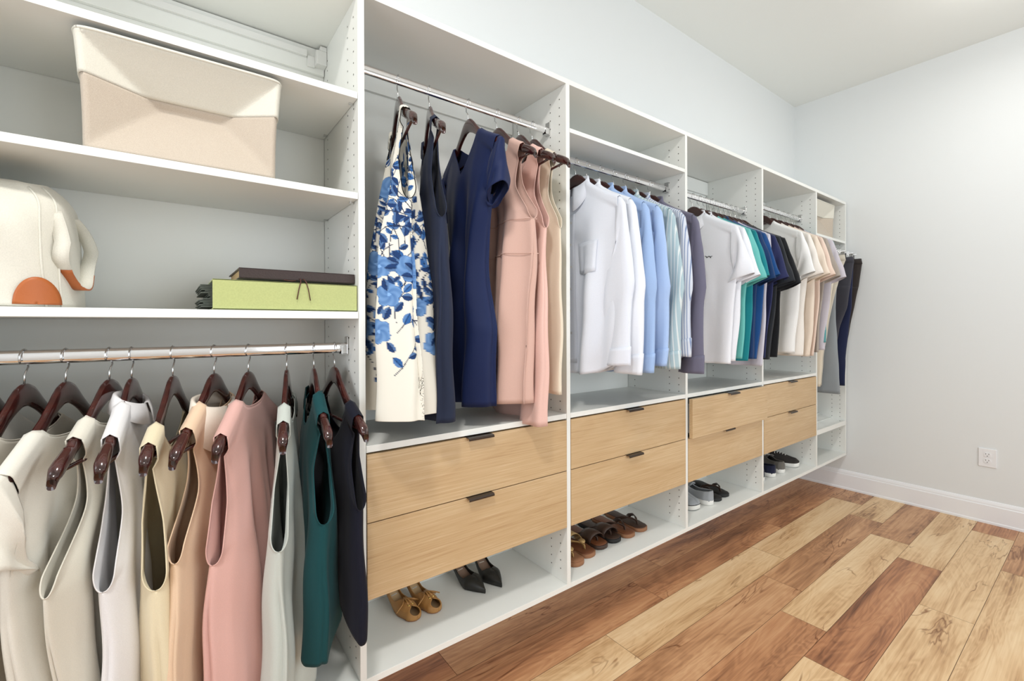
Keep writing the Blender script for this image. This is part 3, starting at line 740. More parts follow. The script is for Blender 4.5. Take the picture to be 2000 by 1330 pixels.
shirts = [(1.339, -1, wht, 'first white dress shirt with chest pocket, nearest the dresses', 'first white dress shirt', -.885),
          (1.405, 0, F('white_twill', 234, 238, 246, rough=.7), 'second white dress shirt, just left of the sky blue ones', 'second white dress shirt', -.88),
          (1.487, 0, lb1, 'sky blue dress shirt next to the white dress shirts', 'sky blue shirt beside the white ones', -.885),
          (1.575, 1, lb2, 'brighter sky blue dress shirt, left of the striped ones', 'brighter sky blue shirt', -.88),
          (1.655, 0, st1, 'grey-green shirt with fine white vertical stripes', 'grey-green striped shirt', -.87),
          (1.735, 0, st2, 'white shirt with blue pinstripes next to the slate grey shirt', 'blue pinstriped shirt', -.88),
          (1.835, 0, gry, 'slate grey dress shirt, last before the divider', 'slate grey shirt', -.875)]
for i, (x, yw, m, lab, sh_, hm) in enumerate(shirts):
    zc = [-.84, -.875, -.875, -.855, -.87, -.82, -.90][i]
    make('dress_shirt', lab, 'shirt', sh_, x, ZCR, yw, m, GC, collar=SC, cuffs=True, extra=shirt_details(m, i in (0, 1)),
         gm=dict(seed=40 + i, hem=hm, cw=.235, hw=.205, T=.028, Th=.034, nw=.066, nf=.05, nb=.0, sh=.222, ua=-.42, inset=.0, folds=3, amp=.012, hemfun=lambda u, s: .05 * abs(u) ** 3),
         slv=long_slv(zc, (.285 + .01 * math.sin(i * 2), -.53), (.265, .150)))

# --- polos
ZD = 1.9485
GD = 'short sleeved polo shirts'
polos = [(2.195, 3, (238, 240, 246), 'white polo shirt with collar and a small dark emblem on the chest', 'white polo with chest emblem', -.88),
         (2.262, 3, (238, 240, 246), 'plain white polo just behind the one with the emblem', 'plain white polo', -.87),
         (2.320, 3, (112, 196, 190), 'aqua mint polo shirt beside the white ones', 'aqua mint polo', -.86),
         (2.375, 2, (22, 134, 144), 'teal turquoise polo shirt', 'teal turquoise polo', -.875),
         (2.428, 2, (18, 54, 100), 'deep blue polo right of the turquoise one', 'deep blue polo', -.865),
         (2.480, 2, (20, 74, 134), 'bright royal blue polo shirt', 'bright royal blue polo', -.87),
         (2.532, 2, (210, 208, 220), 'pale lilac grey polo mostly hidden between blue ones', 'pale lilac polo', -.91),
         (2.585, 1, (40, 46, 88), 'indigo blue polo, left of the charcoal one', 'indigo polo', -.87),
         (2.640, 1, (36, 40, 46), 'charcoal polo, left of the black one', 'charcoal polo', -.88),
         (2.700, 0, (20, 22, 26), 'black polo with a small white mark on the sleeve cuff', 'black polo', -.87)]
M_INK = plain('embroidery_dark', srgb(40, 44, 44), .8); M_INKW = plain('embroidery_white', srgb(225, 225, 228), .7)
def emblem(t, b):
    co = np.array([v.co[:] for v in b.data.vertices])
    def surf(y, z):
        k = co[(np.abs(co[:, 1] - y) < .012) & (np.abs(co[:, 2] - z) < .008)]; return k[:, 0].min() - .0015
    pts = [(-.13, -.345), (-.122, -.349), (-.114, -.344), (-.107, -.349), (-.099, -.345), (-.094, -.341)]
    a = tube([(surf(*p), p[0], p[1]) for p in pts], .0014, 5)
    b1 = tube([(surf(-.120, -.348), -.120, -.347), (surf(-.124, -.356) , -.125, -.355)], .0014, 5)
    b2 = tube([(surf(-.100, -.345), -.101, -.346), (surf(-.103, -.353), -.105, -.353)], .0014, 5)
    mesh_obj('chest_emblem', merge([a, b1, b2]), M_INK, t)
def cuff_mark(t, b):
    v = tube([(-.024, -.296, -.418), (-.026, -.280, -.424), (-.026, -.262, -.427)], [(.001, .003), (.001, .0035), (.001, .0015)], 6)
    mesh_obj('sleeve_mark', v, M_INKW, t)
for i, (x, yw, c, lab, sh_, hm) in enumerate(polos):
    m = F('polo_pique_%s' % sh_.replace(' ', '_'), *c)
    make('polo_shirt', lab, 'polo shirt', sh_, x, ZD, yw, m, GD, collar=dict(r=.066, zb=-.120, h=.030, leaf=.050, drop=.045, front=-1, rx=.022, point=.03) if i in (0, 1, 4) else None,
         extra=emblem if i == 0 else (cuff_mark if i == 9 else None),
         gm=dict(seed=60 + i, hem=hm, cw=.235, hw=.205 if i else .215, T=.026, Th=.026, nw=.075, nf=.05, nb=.0, sh=.222, ua=-.42, inset=.0, folds=2.6, amp=.008),
         slv=short_slv((.24, .25, .255, .24, .25, .235, .16, .24, .25, .26)[i], (.10, .095, .10, .09, .095, .09, .03, .09, .095, .10)[i], .17))

# --- t-shirts
ZE = 2.0125
GE = 'pale t-shirts on the far rod'
tees = [(2.975, 10, (238, 238, 236), 'white t-shirt, first on the far rod behind the black polo', 'white t-shirt', -.92),
        (3.085, 10, (240, 234, 226), 'off-white t-shirt, second on the far rod', 'off-white t-shirt', -.94),
        (3.185, 9, (240, 224, 206), 'cream beige t-shirt on the far rod', 'cream beige t-shirt', -.95),
        (3.270, 9, (236, 212, 196), 'blush beige t-shirt on the far rod', 'blush beige t-shirt', -.95),
        (3.340, 8, (170, 160, 150), 'taupe t-shirt showing below the blush ones', 'taupe t-shirt', -.93),
        (3.415, 4, (206, 200, 208), 'lavender grey t-shirt, right of the blush ones', 'lavender grey t-shirt', -.92),
        (3.450, 9, (92, 158, 162), 'dusty turquoise t-shirt, last on the far rod', 'dusty turquoise t-shirt', -.87)]
for i, (x, yw, c, lab, sh_, hm) in enumerate(tees):
    m = F('tee_jersey_%s' % sh_.replace(' ', '_'), *c)
    make('t_shirt', lab, 't-shirt', sh_, x, ZE, yw, m, GE,
         gm=dict(seed=80 + i, hem=hm, cw=.235, hw=.205, T=.028, Th=.030, nw=.075, nf=.05, nb=.01, sh=.222, ua=-.42, inset=.0, folds=2.6, amp=.010),
         slv=short_slv(.25 if i < 6 else .22, .095 if i < 6 else .07, .17))

# --- trousers on clip hangers
def trousers(x, mat, label, short, nearp, hem, top=-.137, hemw=.17, name='trousers', yawd=0):
    """nearp: (z, y) points of the front crease edge in local coordinates"""
    t = thing(name, label, 'trousers', (x, .1, 1.8745), 0, 'trousers in the narrow unit')
    nz = [-p[0] for p in nearp]; ny = [p[1] for p in nearp]; near = ny[0]
    N = lambda z: float(np.interp(-z, nz, ny))
    def tubey(rows, ph=0):
        G = []
        for (z, ya, yb, th) in rows:
            ring = []
            for k in range(24):
                a = 2 * PI * k / 24; c = math.cos(a); s = math.sin(a)
                ring.append((th * math.copysign(abs(s) ** .8, s) + .005 * math.sin(9 * z + 3 * c + ph) + .003 * math.sin(31 * z + 2 * c), (ya + yb) / 2 + (yb - ya) / 2 * c, z))
            G.append(ring)
        return grid(G, True)
    zs = np.linspace(top - .20, hem, 30); a = []; b2 = []
    for z in zs:
        q = (top - .2 - z) / (top - .2 - hem); na = N(z)
        a.append((z, na, na + np.interp(q, [0, .15, 1], [.24, .20, hemw]), .024 + .004 * math.sin(11 * z + x)))
        b2.append((z, min(.02, na + .12), .20 - .03 * q, .018))
    wst = [(top, near + .006, .17, .014), (top - .04, near, .18, .020), (top - .10, N(top - .1), .20, .026), (top - .20, N(top - .2), .20, .026), (top - .24, N(top - .24) + .002, .195, .022)]
    mesh_obj('near_leg', tubey(a), mat, t, True, solid=.0015)
    mesh_obj('far_leg', tubey(b2, 2), mat, t, True, solid=.0015)
    mesh_obj('seat', tubey(wst), mat, t, True, solid=.0015)
    band = [(top + .004, near + .004, .17, .0165), (top - .036, near - .003, .18, .0235)]
    wb = mesh_obj('waistband', tubey(band), mat, t, True, solid=.002)
    for yy in (near + .045, near + .15, .09):
        bm = BM(); box(bm, -.026, -.0235, yy - .005, yy + .005, top - .042, top + .008, .001); mesh_obj('belt_loop', bm, mat, wb)
    h = thing('clip_hanger', 'metal clip hanger holding the ' + short, 'hanger', (x, .1, 1.8745 + .0005), math.radians(-yawd), 'metal trouser hangers')
    hook = [(0, 0, -.098), (0, 0, -.052), (0, .004, -.046), (0, .014, -.036)] + [(0, .0175 * math.cos(math.radians(q)), -.0163 + .0175 * math.sin(math.radians(q))) for q in np.linspace(-40, 215, 16)]
    mesh_obj('hook', tube(hook, .0017, 6), M_STEEL, h, True)
    mesh_obj('bar', tube([(0, -.19, -.098), (0, .17, -.098)], .003, 8), M_STEEL, h, True)
    for yy in (near + .06, .12):
        bm = BM(); box(bm, -.020, -.017, yy - .012, yy + .012, top - .02, -.09, .001); box(bm, .017, .020, yy - .012, yy + .012, top - .02, -.09, .001); box(bm, -.017, .017, yy - .010, yy + .010, -.104, -.098); mesh_obj('clip', bm, M_STEEL, h)
trousers(3.640, F('cream_chino', 232, 220, 200), 'cream chinos, leftmost trousers in the narrow unit', 'cream chinos', [(-.137, -.190), (-.50, -.150), (-.85, -.100), (-1.05, -.09)], -1.05)
trousers(3.720, F('stone_chino', 214, 206, 190), 'stone coloured chinos between cream and light grey trousers', 'stone chinos', [(-.137, -.213), (-.49, -.135), (-.85, -.08), (-1.05, -.07)], -1.05)
trousers(3.800, F('light_grey_chino', 150, 156, 160), 'light grey trousers whose wide leg hangs lowest', 'light grey trousers', [(-.137, -.15), (-.49, -.131), (-.86, -.145), (-1.11, -.158)], -1.11, hemw=.24)
trousers(3.880, F('dark_grey_denim', 66, 66, 74), 'dark grey jeans left of the black-brown pair', 'dark grey jeans', [(-.137, -.215), (-.30, -.20), (-.49, -.178), (-.64, -.13), (-1.0, -.07)], -1.02)
trousers(3.960, F('navy_twill', 28, 36, 68), 'navy trousers between the dark grey and the black-brown pair', 'navy trousers', [(-.137, -.19), (-.49, -.180), (-.86, -.140), (-1.06, -.137)], -1.065, hemw=.10)
trousers(4.040, F('blackbrown_twill', 54, 48, 46), 'black-brown trousers, rightmost pair next to the wall', 'black-brown trousers', [(-.137, -.218), (-.30, -.205), (-.49, -.172), (-.87, -.105), (-1.0, -.08)], -.98)

# ------------------------------------------------------------------ fabric baskets
M_LINEN = fabric('beige_linen', srgb(206, 194, 178), srgb(190, 176, 160), weave=800, strength=.4, wr=.15)
M_CANVAS = fabric('cream_canvas', srgb(230, 227, 214), weave=500, strength=.35, wr=.2)
def soft_basket(label, loc, w_, d_, h_, group, flare=.02, dent=.05, rotz=0):
    t = thing('fabric_basket', label, 'basket', loc, rotz, group)
    def ringpt(s, z):
        # rounded rectangle param s in 0..1, start at front left going right
        per = [(-1, -1), (1, -1), (1, 1), (-1, 1)]
        k = int(s * 4) % 4; q = s * 4 - int(s * 4); a = np.array(per[k]); b = np.array(per[(k + 1) % 4]); p = a + (b - a) * q
        c = p / max(1, (abs(p[0]) ** 14 + abs(p[1]) ** 14) ** (1 / 14)) if True else p
        return c, k, q
    n = 160; rows = 40; G = []
    for i in range(rows):
        z = h_ * i / (rows - 1); ring = []
        fl = 1 + flare * (z / h_) * 4 - .25 * flare * 4 * math.sin(PI * z / h_)
        for j in range(n):
            p, k, q = ringpt(j / n, z)
            x = p[0] * w_ / 2 * fl; y = p[1] * d_ / 2 * fl
            if k == 0:   # front: creases folding inward (a faceted collapse)
                u = 2 * q - 1; v = z / h_
                # distance fields for an inverted-roof crease: ridge at v=.62 between u=-.35..+.35
                r = max(0, abs(u) - .38) / .62
                dd = max(0, min(v / .56, (1 - v) / .44, (1 + u) / .70, (1 - u) / .62))
                y += dent * dd * (1 if v < .62 else 1) 
            ring.append((x, y, z))
        G.append(ring)
    G = np.array(G)
    cut = int(rows * .64)
    # lower linen
    body = mesh_obj('linen_body', merge([grid(G[:cut + 1], True), ([tuple(p) for p in G[0]], [tuple(range(n))[::-1]])]), M_LINEN, t, True, solid=.003)
    Gb = G[cut:].copy(); c = Gb.mean(axis=(0, 1)); Gb[:, :, :2] = c[:2] + (Gb[:, :, :2] - c[:2]) * 1.012
    mesh_obj('canvas_band', grid(Gb, True), M_CANVAS, t, True, solid=.004)
    rim = [tuple(p) for p in Gb[-1]] + [tuple(Gb[-1][0])]
    mesh_obj('rim', tube(rim, .0035, 6, False), M_CANVAS, t, True)
    return t
soft_basket('large beige linen basket with a cream band, on the upper left shelf', (.036, .150, 1.8985 - .2745 + .0035), .355, .28, .236, 'linen storage baskets', .015, .085, math.radians(-1))
soft_basket('small beige linen basket with a cream band, far top right shelf', (3.775, .170, 1.8915), .37, .28, .245, 'linen storage baskets', .012, .06)

# canvas bag with leather patch and hanging handle
t = thing('canvas_tote', 'cream canvas tote with a brown leather patch on the middle left shelf', 'bag', (-.280, .16, 1.3005))
G = []; n = 120
for i in range(34):
    q = i / 33; z = .262 * math.sin(q * PI / 2) ** .9 if q < .99 else .262
    shr = 1 - .12 * q - .30 * max(0, (q - .78) / .22) ** 2.2
    z = .255 * q
    ring = []
    for j in range(n):
        a = 2 * PI * j / n; c, s = math.cos(a), math.sin(a)
        x = .118 * math.copysign(abs(c) ** .62, c) * (shr + .03 * math.sin(3 * a + 2 * q)); y = .140 * math.copysign(abs(s) ** .55, s) * (1 - .35 * max(0, (q - .6) / .4) ** 2) + .004 * math.sin(5 * a + 9 * q)
        ring.append((x, y, z + .008 * math.sin(2 * a + 1) * q))
    G.append(ring)
top = [(p[0] * .02, p[1] * .02, .262) for p in G[-1]]; mid_ = [(p[0] * .6, p[1] * .6, .260) for p in G[-1]]
v, f = grid(G + [mid_, top], True); mesh_obj('bag_body', (v, f + [tuple(range(n))[::-1]]), M_CANVAS, t, True)
for aa in (-.98, -.62):
    jj = int(round((aa % (2 * PI)) / (2 * PI) * n)) % n
    mesh_obj('seam_piping', tube([tuple(np.array(G[i][jj]) * np.array([1.008, 1.008, 1])) for i in range(0, 33)], .0022, 6), M_CANVAS, t, True)
M_LEATH = plain('tan_leather', srgb(176, 96, 44), .5, bump=.3, bscale=120)
def on_bag(x, z):
    # front surface y of the bag body
    q = z / .255; shr = 1 - .10 * q; c = min(.995, abs(x / (.118 * shr)) ** (1 / .62)); s = math.sqrt(1 - c * c)
    return -(.140 * s ** .55) - .0035
Gp = []
for r in np.linspace(0.02, 1, 8):
    Gp.append([(.070 + .032 * r * math.cos(a), on_bag(.070 + .032 * r * math.cos(a), max(.004, .010 + .052 * r * math.sin(a))), max(.004, .004 + .054 * r * max(0, math.sin(a)))) for a in np.linspace(0, PI, 24)])
mesh_obj('leather_patch', grid(Gp), M_LEATH, t, True, solid=.0015)
def ribbon(pts, wdir, wd):
    G = []
    for p, wv in zip(pts, wdir): p = np.array(p); wv = np.array(wv, float); G.append([tuple(p - wv * wd / 2), tuple(p), tuple(p + wv * wd / 2)])
    return grid(G)
hp = []; wd = []
for a in np.linspace(-.5 * PI - PI * .80, -.5 * PI + PI * .80, 40):
    r_ = .072 * math.cos(a); z = .128 + .086 * math.sin(a); up_ = max(0, (z - .13) / .086)
    hp.append((.119 + .20 * r_ - .030 * up_ + .004 * math.sin(3 * a), -.050 + .95 * r_ + .006 * math.sin(5 * a), z)); wd.append((.97, -.22, .0))
hd = mesh_obj('handle', ribbon(hp, wd, .026), M_CANVAS, t, True, solid=.003)
mesh_obj('handle_grip', ribbon([(p[0] + .0025, p[1], p[2] - .002) for p in hp[12:28]], wd[12:28], .022), M_LEATH, hd, True, solid=.003)

# green binder and dark album
M_GREEN = fabric('lime_cloth', srgb(192, 200, 134), weave=300, strength=.15, wr=.6, rough=.5)
M_PAPER = plain('paper_edges', srgb(206, 176, 134), .9, bump=.4, bscale=300)
M_DOC = plain('grey_papers', srgb(86, 92, 84), .8)
M_ALB = fabric('dark_leather', srgb(66, 54, 52), weave=260, strength=.5, wr=.1, rough=.5)
M_TIE = plain('leather_cord', srgb(84, 44, 36), .6)
t = thing('ring_binder', 'lime green binder lying flat on the lowest shelf', 'binder', (0, 0, 0))
bm = BM(); box(bm, .077, .409, .008, .012, 1.300, 1.371, .0012); box(bm, .077, .409, .008, .270, 1.3675, 1.371, .0012); box(bm, .077, .409, .008, .270, 1.300, 1.3035, .0012)
mesh_obj('cover', bm, M_GREEN, t)
bm = BM(); rr = random.Random(4)
for k in range(16):
    z = 1.306 + k * .0036; o_ = rr.uniform(-.022, .004); box(bm, .072 + o_, .40, .03, .25, z, z + .0022)
mesh_obj('papers', bm, M_DOC, t)
t = thing('photo_album', 'dark brown album with cord ties stacked on the lime green binder', 'album', (0, 0, 0))
bm = BM(); box(bm, .132, .409, .028, .270, 1.3775, 1.380, .0008); box(bm, .132, .409, .028, .270, 1.4005, 1.403, .0008); box(bm, .132, .409, .028, .0315, 1.3775, 1.403, .001)
mesh_obj('cover', bm, M_ALB, t)
bm = BM(); box(bm, .137, .404, .033, .265, 1.3805, 1.400, .0005); mesh_obj('pages', bm, M_PAPER, t)
cords = []
for xx, dx, L in ((.268, -.012, .045), (.276, .012, .047)):
    cords.append(tube([(xx, .030, 1.383), (xx, .020, 1.381), (xx + dx * .2, .006, 1.373), (xx + dx * .6, .004, 1.355), (xx + dx, .004, 1.373 - L)], .0013, 6))
cords.append(tube([(.23, .027, 1.378), (.245, .008, 1.3745), (.255, .018, 1.3765)], .0012, 6))
mesh_obj('cord_ties', merge(cords), M_TIE, t, True)

# ------------------------------------------------------------------ shoes
def outline(L, W, toe='round', n=28):
    """half widths along the length, s=0 heel .. 1 toe; returns list (pos, left, right)"""
    out = []
    for i in range(n + 1):
        s = (1 - math.cos(PI * i / n)) / 2
        w_ = np.interp(s, [0, .03, .12, .35, .5, .72, .88, 1], {'round': [0, .45, .66, .58, .68, .95, .78, 0], 'point': [0, .42, .62, .55, .68, .95, .46, 0], 'wide': [0, .5, .74, .66, .76, 1, .86, 0]}[toe])
        if s < .03: w_ = .66 * math.sqrt(max(0, 1 - (1 - s / .1) ** 2)) * .9
        e = {'round': .12, 'point': .10, 'wide': .12}[toe]
        if s > 1 - e and toe != 'point':
            w_ = np.interp(1 - e, [.72, .88, 1], [.95, .80, .0]) * 0 + (.84 if toe == 'round' else .90) * math.sqrt(max(0, 1 - ((s - (1 - e)) / e) ** 2))
        out.append((s, w_ * W / 2))
    return out
def loc_y(s, L): return L * (.5 - s)   # toe towards -y (camera)
def sole(L, W, toe, z0, z1, zfun=lambda s: 0, grow=0, taper=0):
    o = outline(L, W, toe); G = []
    lv = [(z0, -.002), (z0 + .001, 0), (z1 - .001, grow), (z1, grow - .0015)]
    for z, g in lv:
        ring = [((w_ + g) if w_ > .001 else 0, loc_y(s, L) + (g if s < .01 else (-g if s > .99 else 0)), z + zfun(s)) for s, w_ in o] + [(-(w_ + g) if w_ > .001 else 0, loc_y(s, L), z + zfun(s)) for s, w_ in o[::-1][1:-1]]
        G.append(ring)
    n = len(G[0]); v, f = grid(G, True)
    k = len(o)
    def cap(base, flip):
        fs = []
        for i in range(k - 1):
            a, b = base + i, base + i + 1; c = base + (n - i - 1) % n if i + 1 < k - 1 else base + k - 1; d = base + (n - i) % n
            q = [a, b] + ([c] if c != b else []) + ([d] if d != a else [])
            q = list(dict.fromkeys(q))
            if len(q) > 2: fs.append(tuple(q if flip else q[::-1]))
        return fs
    return v, f + cap(0, False) + cap(3 * n, True)
def upper(L, W, toe, z, hf, of, s0=0.0, s1=1.0, zfun=lambda s: 0, m=9, pw=.8):
    """shell: hf(s) height, of(s) fraction of arch kept from each side (1 = closed)"""
    o = outline(L, W, toe, 44); parts = []
    o = [p for p in o if s0 <= p[0] <= s1]
    for sd in (1, -1):
        G = []
        for s, w_ in o:
            ph = PI / 2 * of(s); row = []
            for k in range(m):
                a = ph * k / (m - 1)
                row.append((sd * w_ * math.cos(a) ** pw * (1 + .06 * math.sin(2 * a)), loc_y(s, L) - 0.0, z + zfun(s) + hf(s) * math.sin(a) ** .9 if a > 0 else z + zfun(s)))
            G.append(row)
        parts.append(grid(G))
    return merge(parts)
def place_shoe(name, label, cat, x, y, rot, build, group=None, tilt=0, z=None):
    t = thing(name, label, cat, (x, y, (ZB1 + .0008) if z is None else z), rot, group); t.rotation_euler = (0, tilt, rot)
    build(t); return t
M_TAN = plain('caramel_leather', srgb(176, 128, 72), .42, bump=.5, bscale=90)
M_INS = plain('beige_insole', srgb(188, 160, 122), .6); M_INS2 = plain('taupe_insole', srgb(132, 108, 92), .45)
M_BLK = plain('black_leather', srgb(34, 33, 30), .38); M_GOLD = plain('gold_metal', srgb(214, 182, 110), .28, .9)
M_LAB = plain('insole_label', srgb(206, 200, 190), .6)
M_BRN = plain('dark_brown_leather', srgb(66, 46, 36), .45, bump=.4, bscale=100); M_BRN2 = plain('chestnut_leather', srgb(118, 70, 42), .45, bump=.4, bscale=100)
M_RUB = plain('tan_rubber', srgb(150, 104, 72), .7); M_WRUB = plain('white_rubber', srgb(232, 230, 224), .5); M_BRUB = plain('black_rubber', srgb(28, 28, 28), .6)
M_KNIT = fabric('grey_knit', srgb(172, 176, 180), weave=700, strength=.6); M_NAVYC = fabric('navy_canvas', srgb(34, 38, 62), weave=600); M_GREYC = fabric('taupe_grey_suede', srgb(118, 114, 108), weave=600)
M_LIN = plain('dark_lining', srgb(46, 42, 40), .9); M_GSAND = plain('gold_embossed', srgb(196, 162, 108), .4, .35, bump=.9, bscale=260)
def heelz(h): return lambda s: h * sm(np.clip((.66 - s) / .5, 0, 1))
def pump(kind):
    def b(t):
        pt = kind == 'black'; toe = 'point' if pt else 'round'; L = .255 if pt else .235; W = .080 if pt else .068; hz_ = heelz(.055)
        up_m = M_BLK if pt else M_TAN
        mesh_obj('sole', sole(L, W, toe, 0, .006, hz_), up_m if pt else M_RUB, t, True)
        mesh_obj('insole', sole(L * .97, W * .94, toe, .0065, .0085, hz_), M_INS2 if pt else M_INS, t, True)
        hf = lambda s: np.interp(s, [0, .2, .5, .62, .8, 1], [.052, .040, .030, .038, .036, .012 if pt else .02])
        if pt: of = lambda s: np.interp(s, [0, .5, .64, .70, 1], [.34, .36, .46, 1, 1])
        else: of = lambda s: np.interp(s, [0, .48, .60, .66, .87, .91, .98, 1], [.34, .38, .5, 1, 1, .66, .5, .45])
        mesh_obj('upper', upper(L, W, toe, .004, hf, of, zfun=hz_), up_m, t, True, solid=.002)
        mesh_obj('heel', tube([(0, L * .40, .060), (0, L * .42, .03), (0, L * .43, .0005)], [.02, .010, .006], 12), up_m, t, True)
        bm = BM(); box(bm, -.011, .011, L * .12 - .014, L * .12 + .016, .033, .0345); ob = mesh_obj('insole_label', bm, M_LAB, t)
        if not pt:
            y0 = loc_y(.72, L)
            parts = [tube([(0, y0 + .012, .044), (-.004, y0 - .008, .045), (-.007, y0 - .026, .038)], .0028, 8), tube([(0, y0 + .012, .044), (.004, y0 - .008, .045), (.007, y0 - .025, .038)], .0028, 8)]
            for a in range(6):
                dx = (-1) ** a * (.012 + .003 * a); parts.append(tube([(0, y0 + .008, .045), (dx * .9, y0 + .004 - .004 * a, .042), (dx * 1.9, y0 - .004 * a, .028)], .0022, 6))
            kn = mesh_obj('bow', merge(parts), M_TAN, t, True)
            mesh_obj('bow_tips', merge([tube([(-.007, y0 - .024, .038), (-.0078, y0 - .031, .036)], .0032, 8), tube([(.007, y0 - .023, .038), (.0078, y0 - .030, .036)], .0032, 8)]), M_GOLD, kn, True)
    return b
def sandal(strap_mat, sole_mat, foot_mat, style='thong', L=.25, W=.088, gold=False):
    def b(t):
        mesh_obj('sole', sole(L, W, 'wide', 0, .016), sole_mat, t, True)
        mesh_obj('footbed', sole(L * .965, W * .93, 'wide', .0163, .0195), foot_mat, t, True)
        yt = loc_y(.82, L)
        def rib(side, wd0, wd1):
            P = [(0, yt, .022), (0, yt + .004, .036), (side * .012, yt + .022, .046), (side * .030, yt + .055, .044), (side * .040, yt + .085, .030), (side * .041, yt + .10, .014)]
            P2 = []
            for i in range(len(P) - 1):
                for q in np.linspace(0, 1, 5)[:-1]: P2.append(np.array(P[i]) * (1 - q) + np.array(P[i + 1]) * q)
            P2.append(np.array(P[-1])); n = len(P2)
            G = []
            for i, p in enumerate(P2):
                q = i / (n - 1); w_ = wd0 + (wd1 - wd0) * sm(q * 1.4)
                G.append([tuple(p + np.array([-side * .30, -1, 0]) * w_ / 2 * k + np.array([0, 0, -.004 * k * k])) for k in np.linspace(-1, 1, 5)])
            return grid(G)
        mesh_obj('strap', merge([rib(1, .008, .030), rib(-1, .008, .030)]), strap_mat, t, True, solid=.0025)
        if gold:
            mesh_obj('medallion', tube([(0, yt + .016, .046), (0, yt + .015, .050)], .014, 24), M_GSAND, t, True)
            G = [[(x_, loc_y(.45, L) + dy, .022 + .036 * math.sqrt(max(0, 1 - (x_ / .043) ** 2))) for x_ in np.linspace(-.043, .043, 17)] for dy in (-.028, 0, .028)]
            mesh_obj('instep_strap', grid(G), M_GSAND, t, True, solid=.0025)
        if style == 'closed':
            G = [[(x_, yt + .03 + dy, .018 + (.040 - abs(dy) * .25) * math.sqrt(max(0, 1 - (x_ / .045) ** 2))) for x_ in np.linspace(-.045, .045, 17)] for dy in (-.03, -.01, .02, .045)]
            mesh_obj('instep_strap', grid(G), strap_mat, t, True, solid=.0028)
    return b
def sneaker(up_m, sole_m, stripe=None, L=.29, W=.098, low=False):
    def b(t):
        zf = lambda s: .006 * max(0, (s - .8) / .2) ** 2
        s_ = mesh_obj('midsole', sole(L, W * 1.03, 'wide', 0.0005, .026, zf, .001), sole_m, t, True)
        mesh_obj('outsole', sole(L * .97, W * .97, 'wide', -.0004, .0025, zf), M_BRUB, t, True)
        if stripe: mesh_obj('sole_stripe', sole(L * 1.008, W * 1.05, 'wide', .0225, .0262, zf), stripe, t, True)
        hf = lambda s: np.interp(s, [0, .1, .3, .5, .6, .8, .93, 1], [.058, .062, .052, .062, .058, .040, .028, .010])
        of = lambda s: np.interp(s, [0, .06, .12, .42, .47, 1], [.80, .62, .56, .60, 1, 1])
        mesh_obj('upper', upper(L * .985, W * .96, 'wide', .022, hf, of, zfun=zf, pw=.7), up_m, t, True, solid=.004)
        mesh_obj('lining', sole(L * .9, W * .80, 'wide', .027, .030, zf), M_LIN, t, True)
        G = [[(x_, loc_y(.46, L) + .02 - dy, .078 + .012 * (1 - dy / .03) * 1.4 - 22 * x_ * x_) for x_ in np.linspace(-.022, .022, 9)] for dy in (0, .015, .03)]
        mesh_obj('tongue', grid(G), up_m, t, True, solid=.004)
        ps = []
        for k in range(5):
            s = .50 + k * .055; y = loc_y(s, L); z = .022 + hf(s) + .003
            ps.append(tube([(-.024, y, z - .010), (-.012, y + .003, z), (.012, y - .003, z), (.024, y, z - .010)], .0022, 6))
        mesh_obj('laces', merge(ps), stripe or M_WRUB, t, True)
    return b
R = math.radians
# B section: toes to the camera
place_shoe('peep_toe_pump', 'caramel peep-toe pump with bow, left of its pair', 'shoe', .625, .262, R(12), pump('peep'), 'caramel peep-toe pumps')
place_shoe('peep_toe_pump', 'caramel peep-toe pump with bow, right of its pair', 'shoe', .700, .258, R(12), pump('peep'), 'caramel peep-toe pumps')
place_shoe('pointed_pump', 'black pointed pump, left of its pair', 'shoe', .893, .262, R(8), pump('black'), 'black pointed pumps')
place_shoe('pointed_pump', 'black pointed pump, right of its pair', 'shoe', .985, .258, R(-2), pump('black'), 'black pointed pumps')
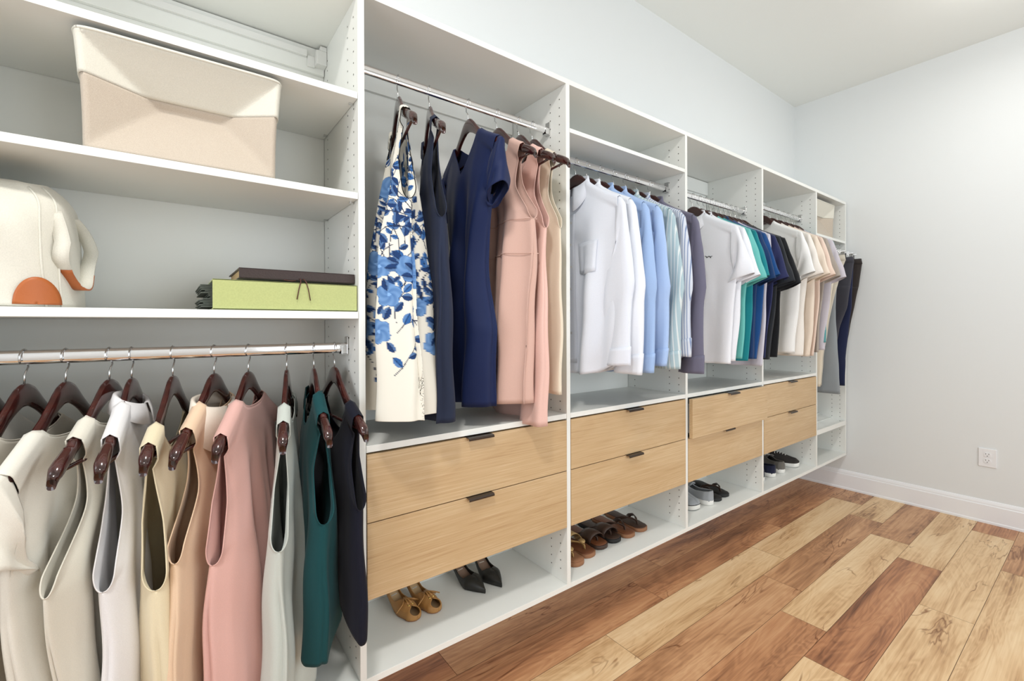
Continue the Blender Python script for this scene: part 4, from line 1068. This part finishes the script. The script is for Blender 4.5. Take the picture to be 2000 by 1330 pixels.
# C section
gs = sandal(M_GSAND, M_RUB, M_RUB, gold=True)
place_shoe('sandal', 'tan sandal with gold straps, half hidden behind the divider', 'sandal', 1.318, .185, R(4), gs, 'gold strap sandals')
place_shoe('sandal', 'tan sandal with a gold medallion and broad gold strap', 'sandal', 1.412, .205, R(0), sandal(M_GSAND, M_RUB, M_BRN2, gold=True), 'gold strap sandals')
db = sandal(M_BRN, M_BRUB, M_BRN, 'closed')
place_shoe('sandal', 'dark brown slide sandal beside the gold-strapped one', 'sandal', 1.512, .222, R(-2), sandal(M_BRN, M_BRN, M_BRN2, 'closed'), 'dark brown slides')
place_shoe('sandal', 'dark brown slide sandal, middle of the sandal row', 'sandal', 1.606, .225, R(-3), db, 'dark brown slides')
place_shoe('sandal', 'chestnut leather flip-flop, second from the right in the sandal row', 'sandal', 1.695, .218, R(-2), sandal(M_BRN, M_RUB, M_BRN2), 'chestnut flip-flops')
place_shoe('sandal', 'chestnut leather flip-flop, rightmost of the sandal row', 'sandal', 1.795, .222, R(-4), sandal(M_BRN, M_RUB, M_BRN), 'chestnut flip-flops')
# D section
place_shoe('sneaker', 'light grey knit sneaker half hidden behind the divider', 'shoe', 2.225, .225, R(-5), sneaker(M_KNIT, M_WRUB, M_BRUB), 'light grey knit sneakers')
place_shoe('sneaker', 'light grey knit sneaker with its heel turned outwards', 'shoe', 2.335, .215, R(182), sneaker(M_KNIT, M_WRUB), 'light grey knit sneakers')
place_shoe('flip_flop', 'black flip-flop next to the grey sneaker', 'sandal', 2.438, .200, R(-6), sandal(M_BRN, M_BRUB, M_BRUB), 'black flip-flops')
place_shoe('flip_flop', 'black flip-flop with brown strap, at the right end', 'sandal', 2.545, .205, R(-16), sandal(M_BRN, M_BRUB, M_BRUB), 'black flip-flops')
# E section
place_shoe('sneaker', 'navy canvas sneaker half hidden behind the divider', 'shoe', 2.965, .222, R(172), sneaker(M_NAVYC, M_WRUB), 'navy canvas sneakers')
place_shoe('sneaker', 'navy canvas sneaker beside the grey suede one', 'shoe', 3.095, .215, R(176), sneaker(M_NAVYC, M_WRUB), 'navy canvas sneakers')
place_shoe('sneaker', 'taupe grey suede sneaker with a thick white sole', 'shoe', 3.275, .200, R(150), sneaker(M_GREYC, M_WRUB), 'taupe grey sneakers')
place_shoe('sneaker', 'taupe grey suede sneaker with dark toe, rightmost shoe', 'shoe', 3.395, .205, R(20), sneaker(M_LIN, M_WRUB), 'taupe grey sneakers')
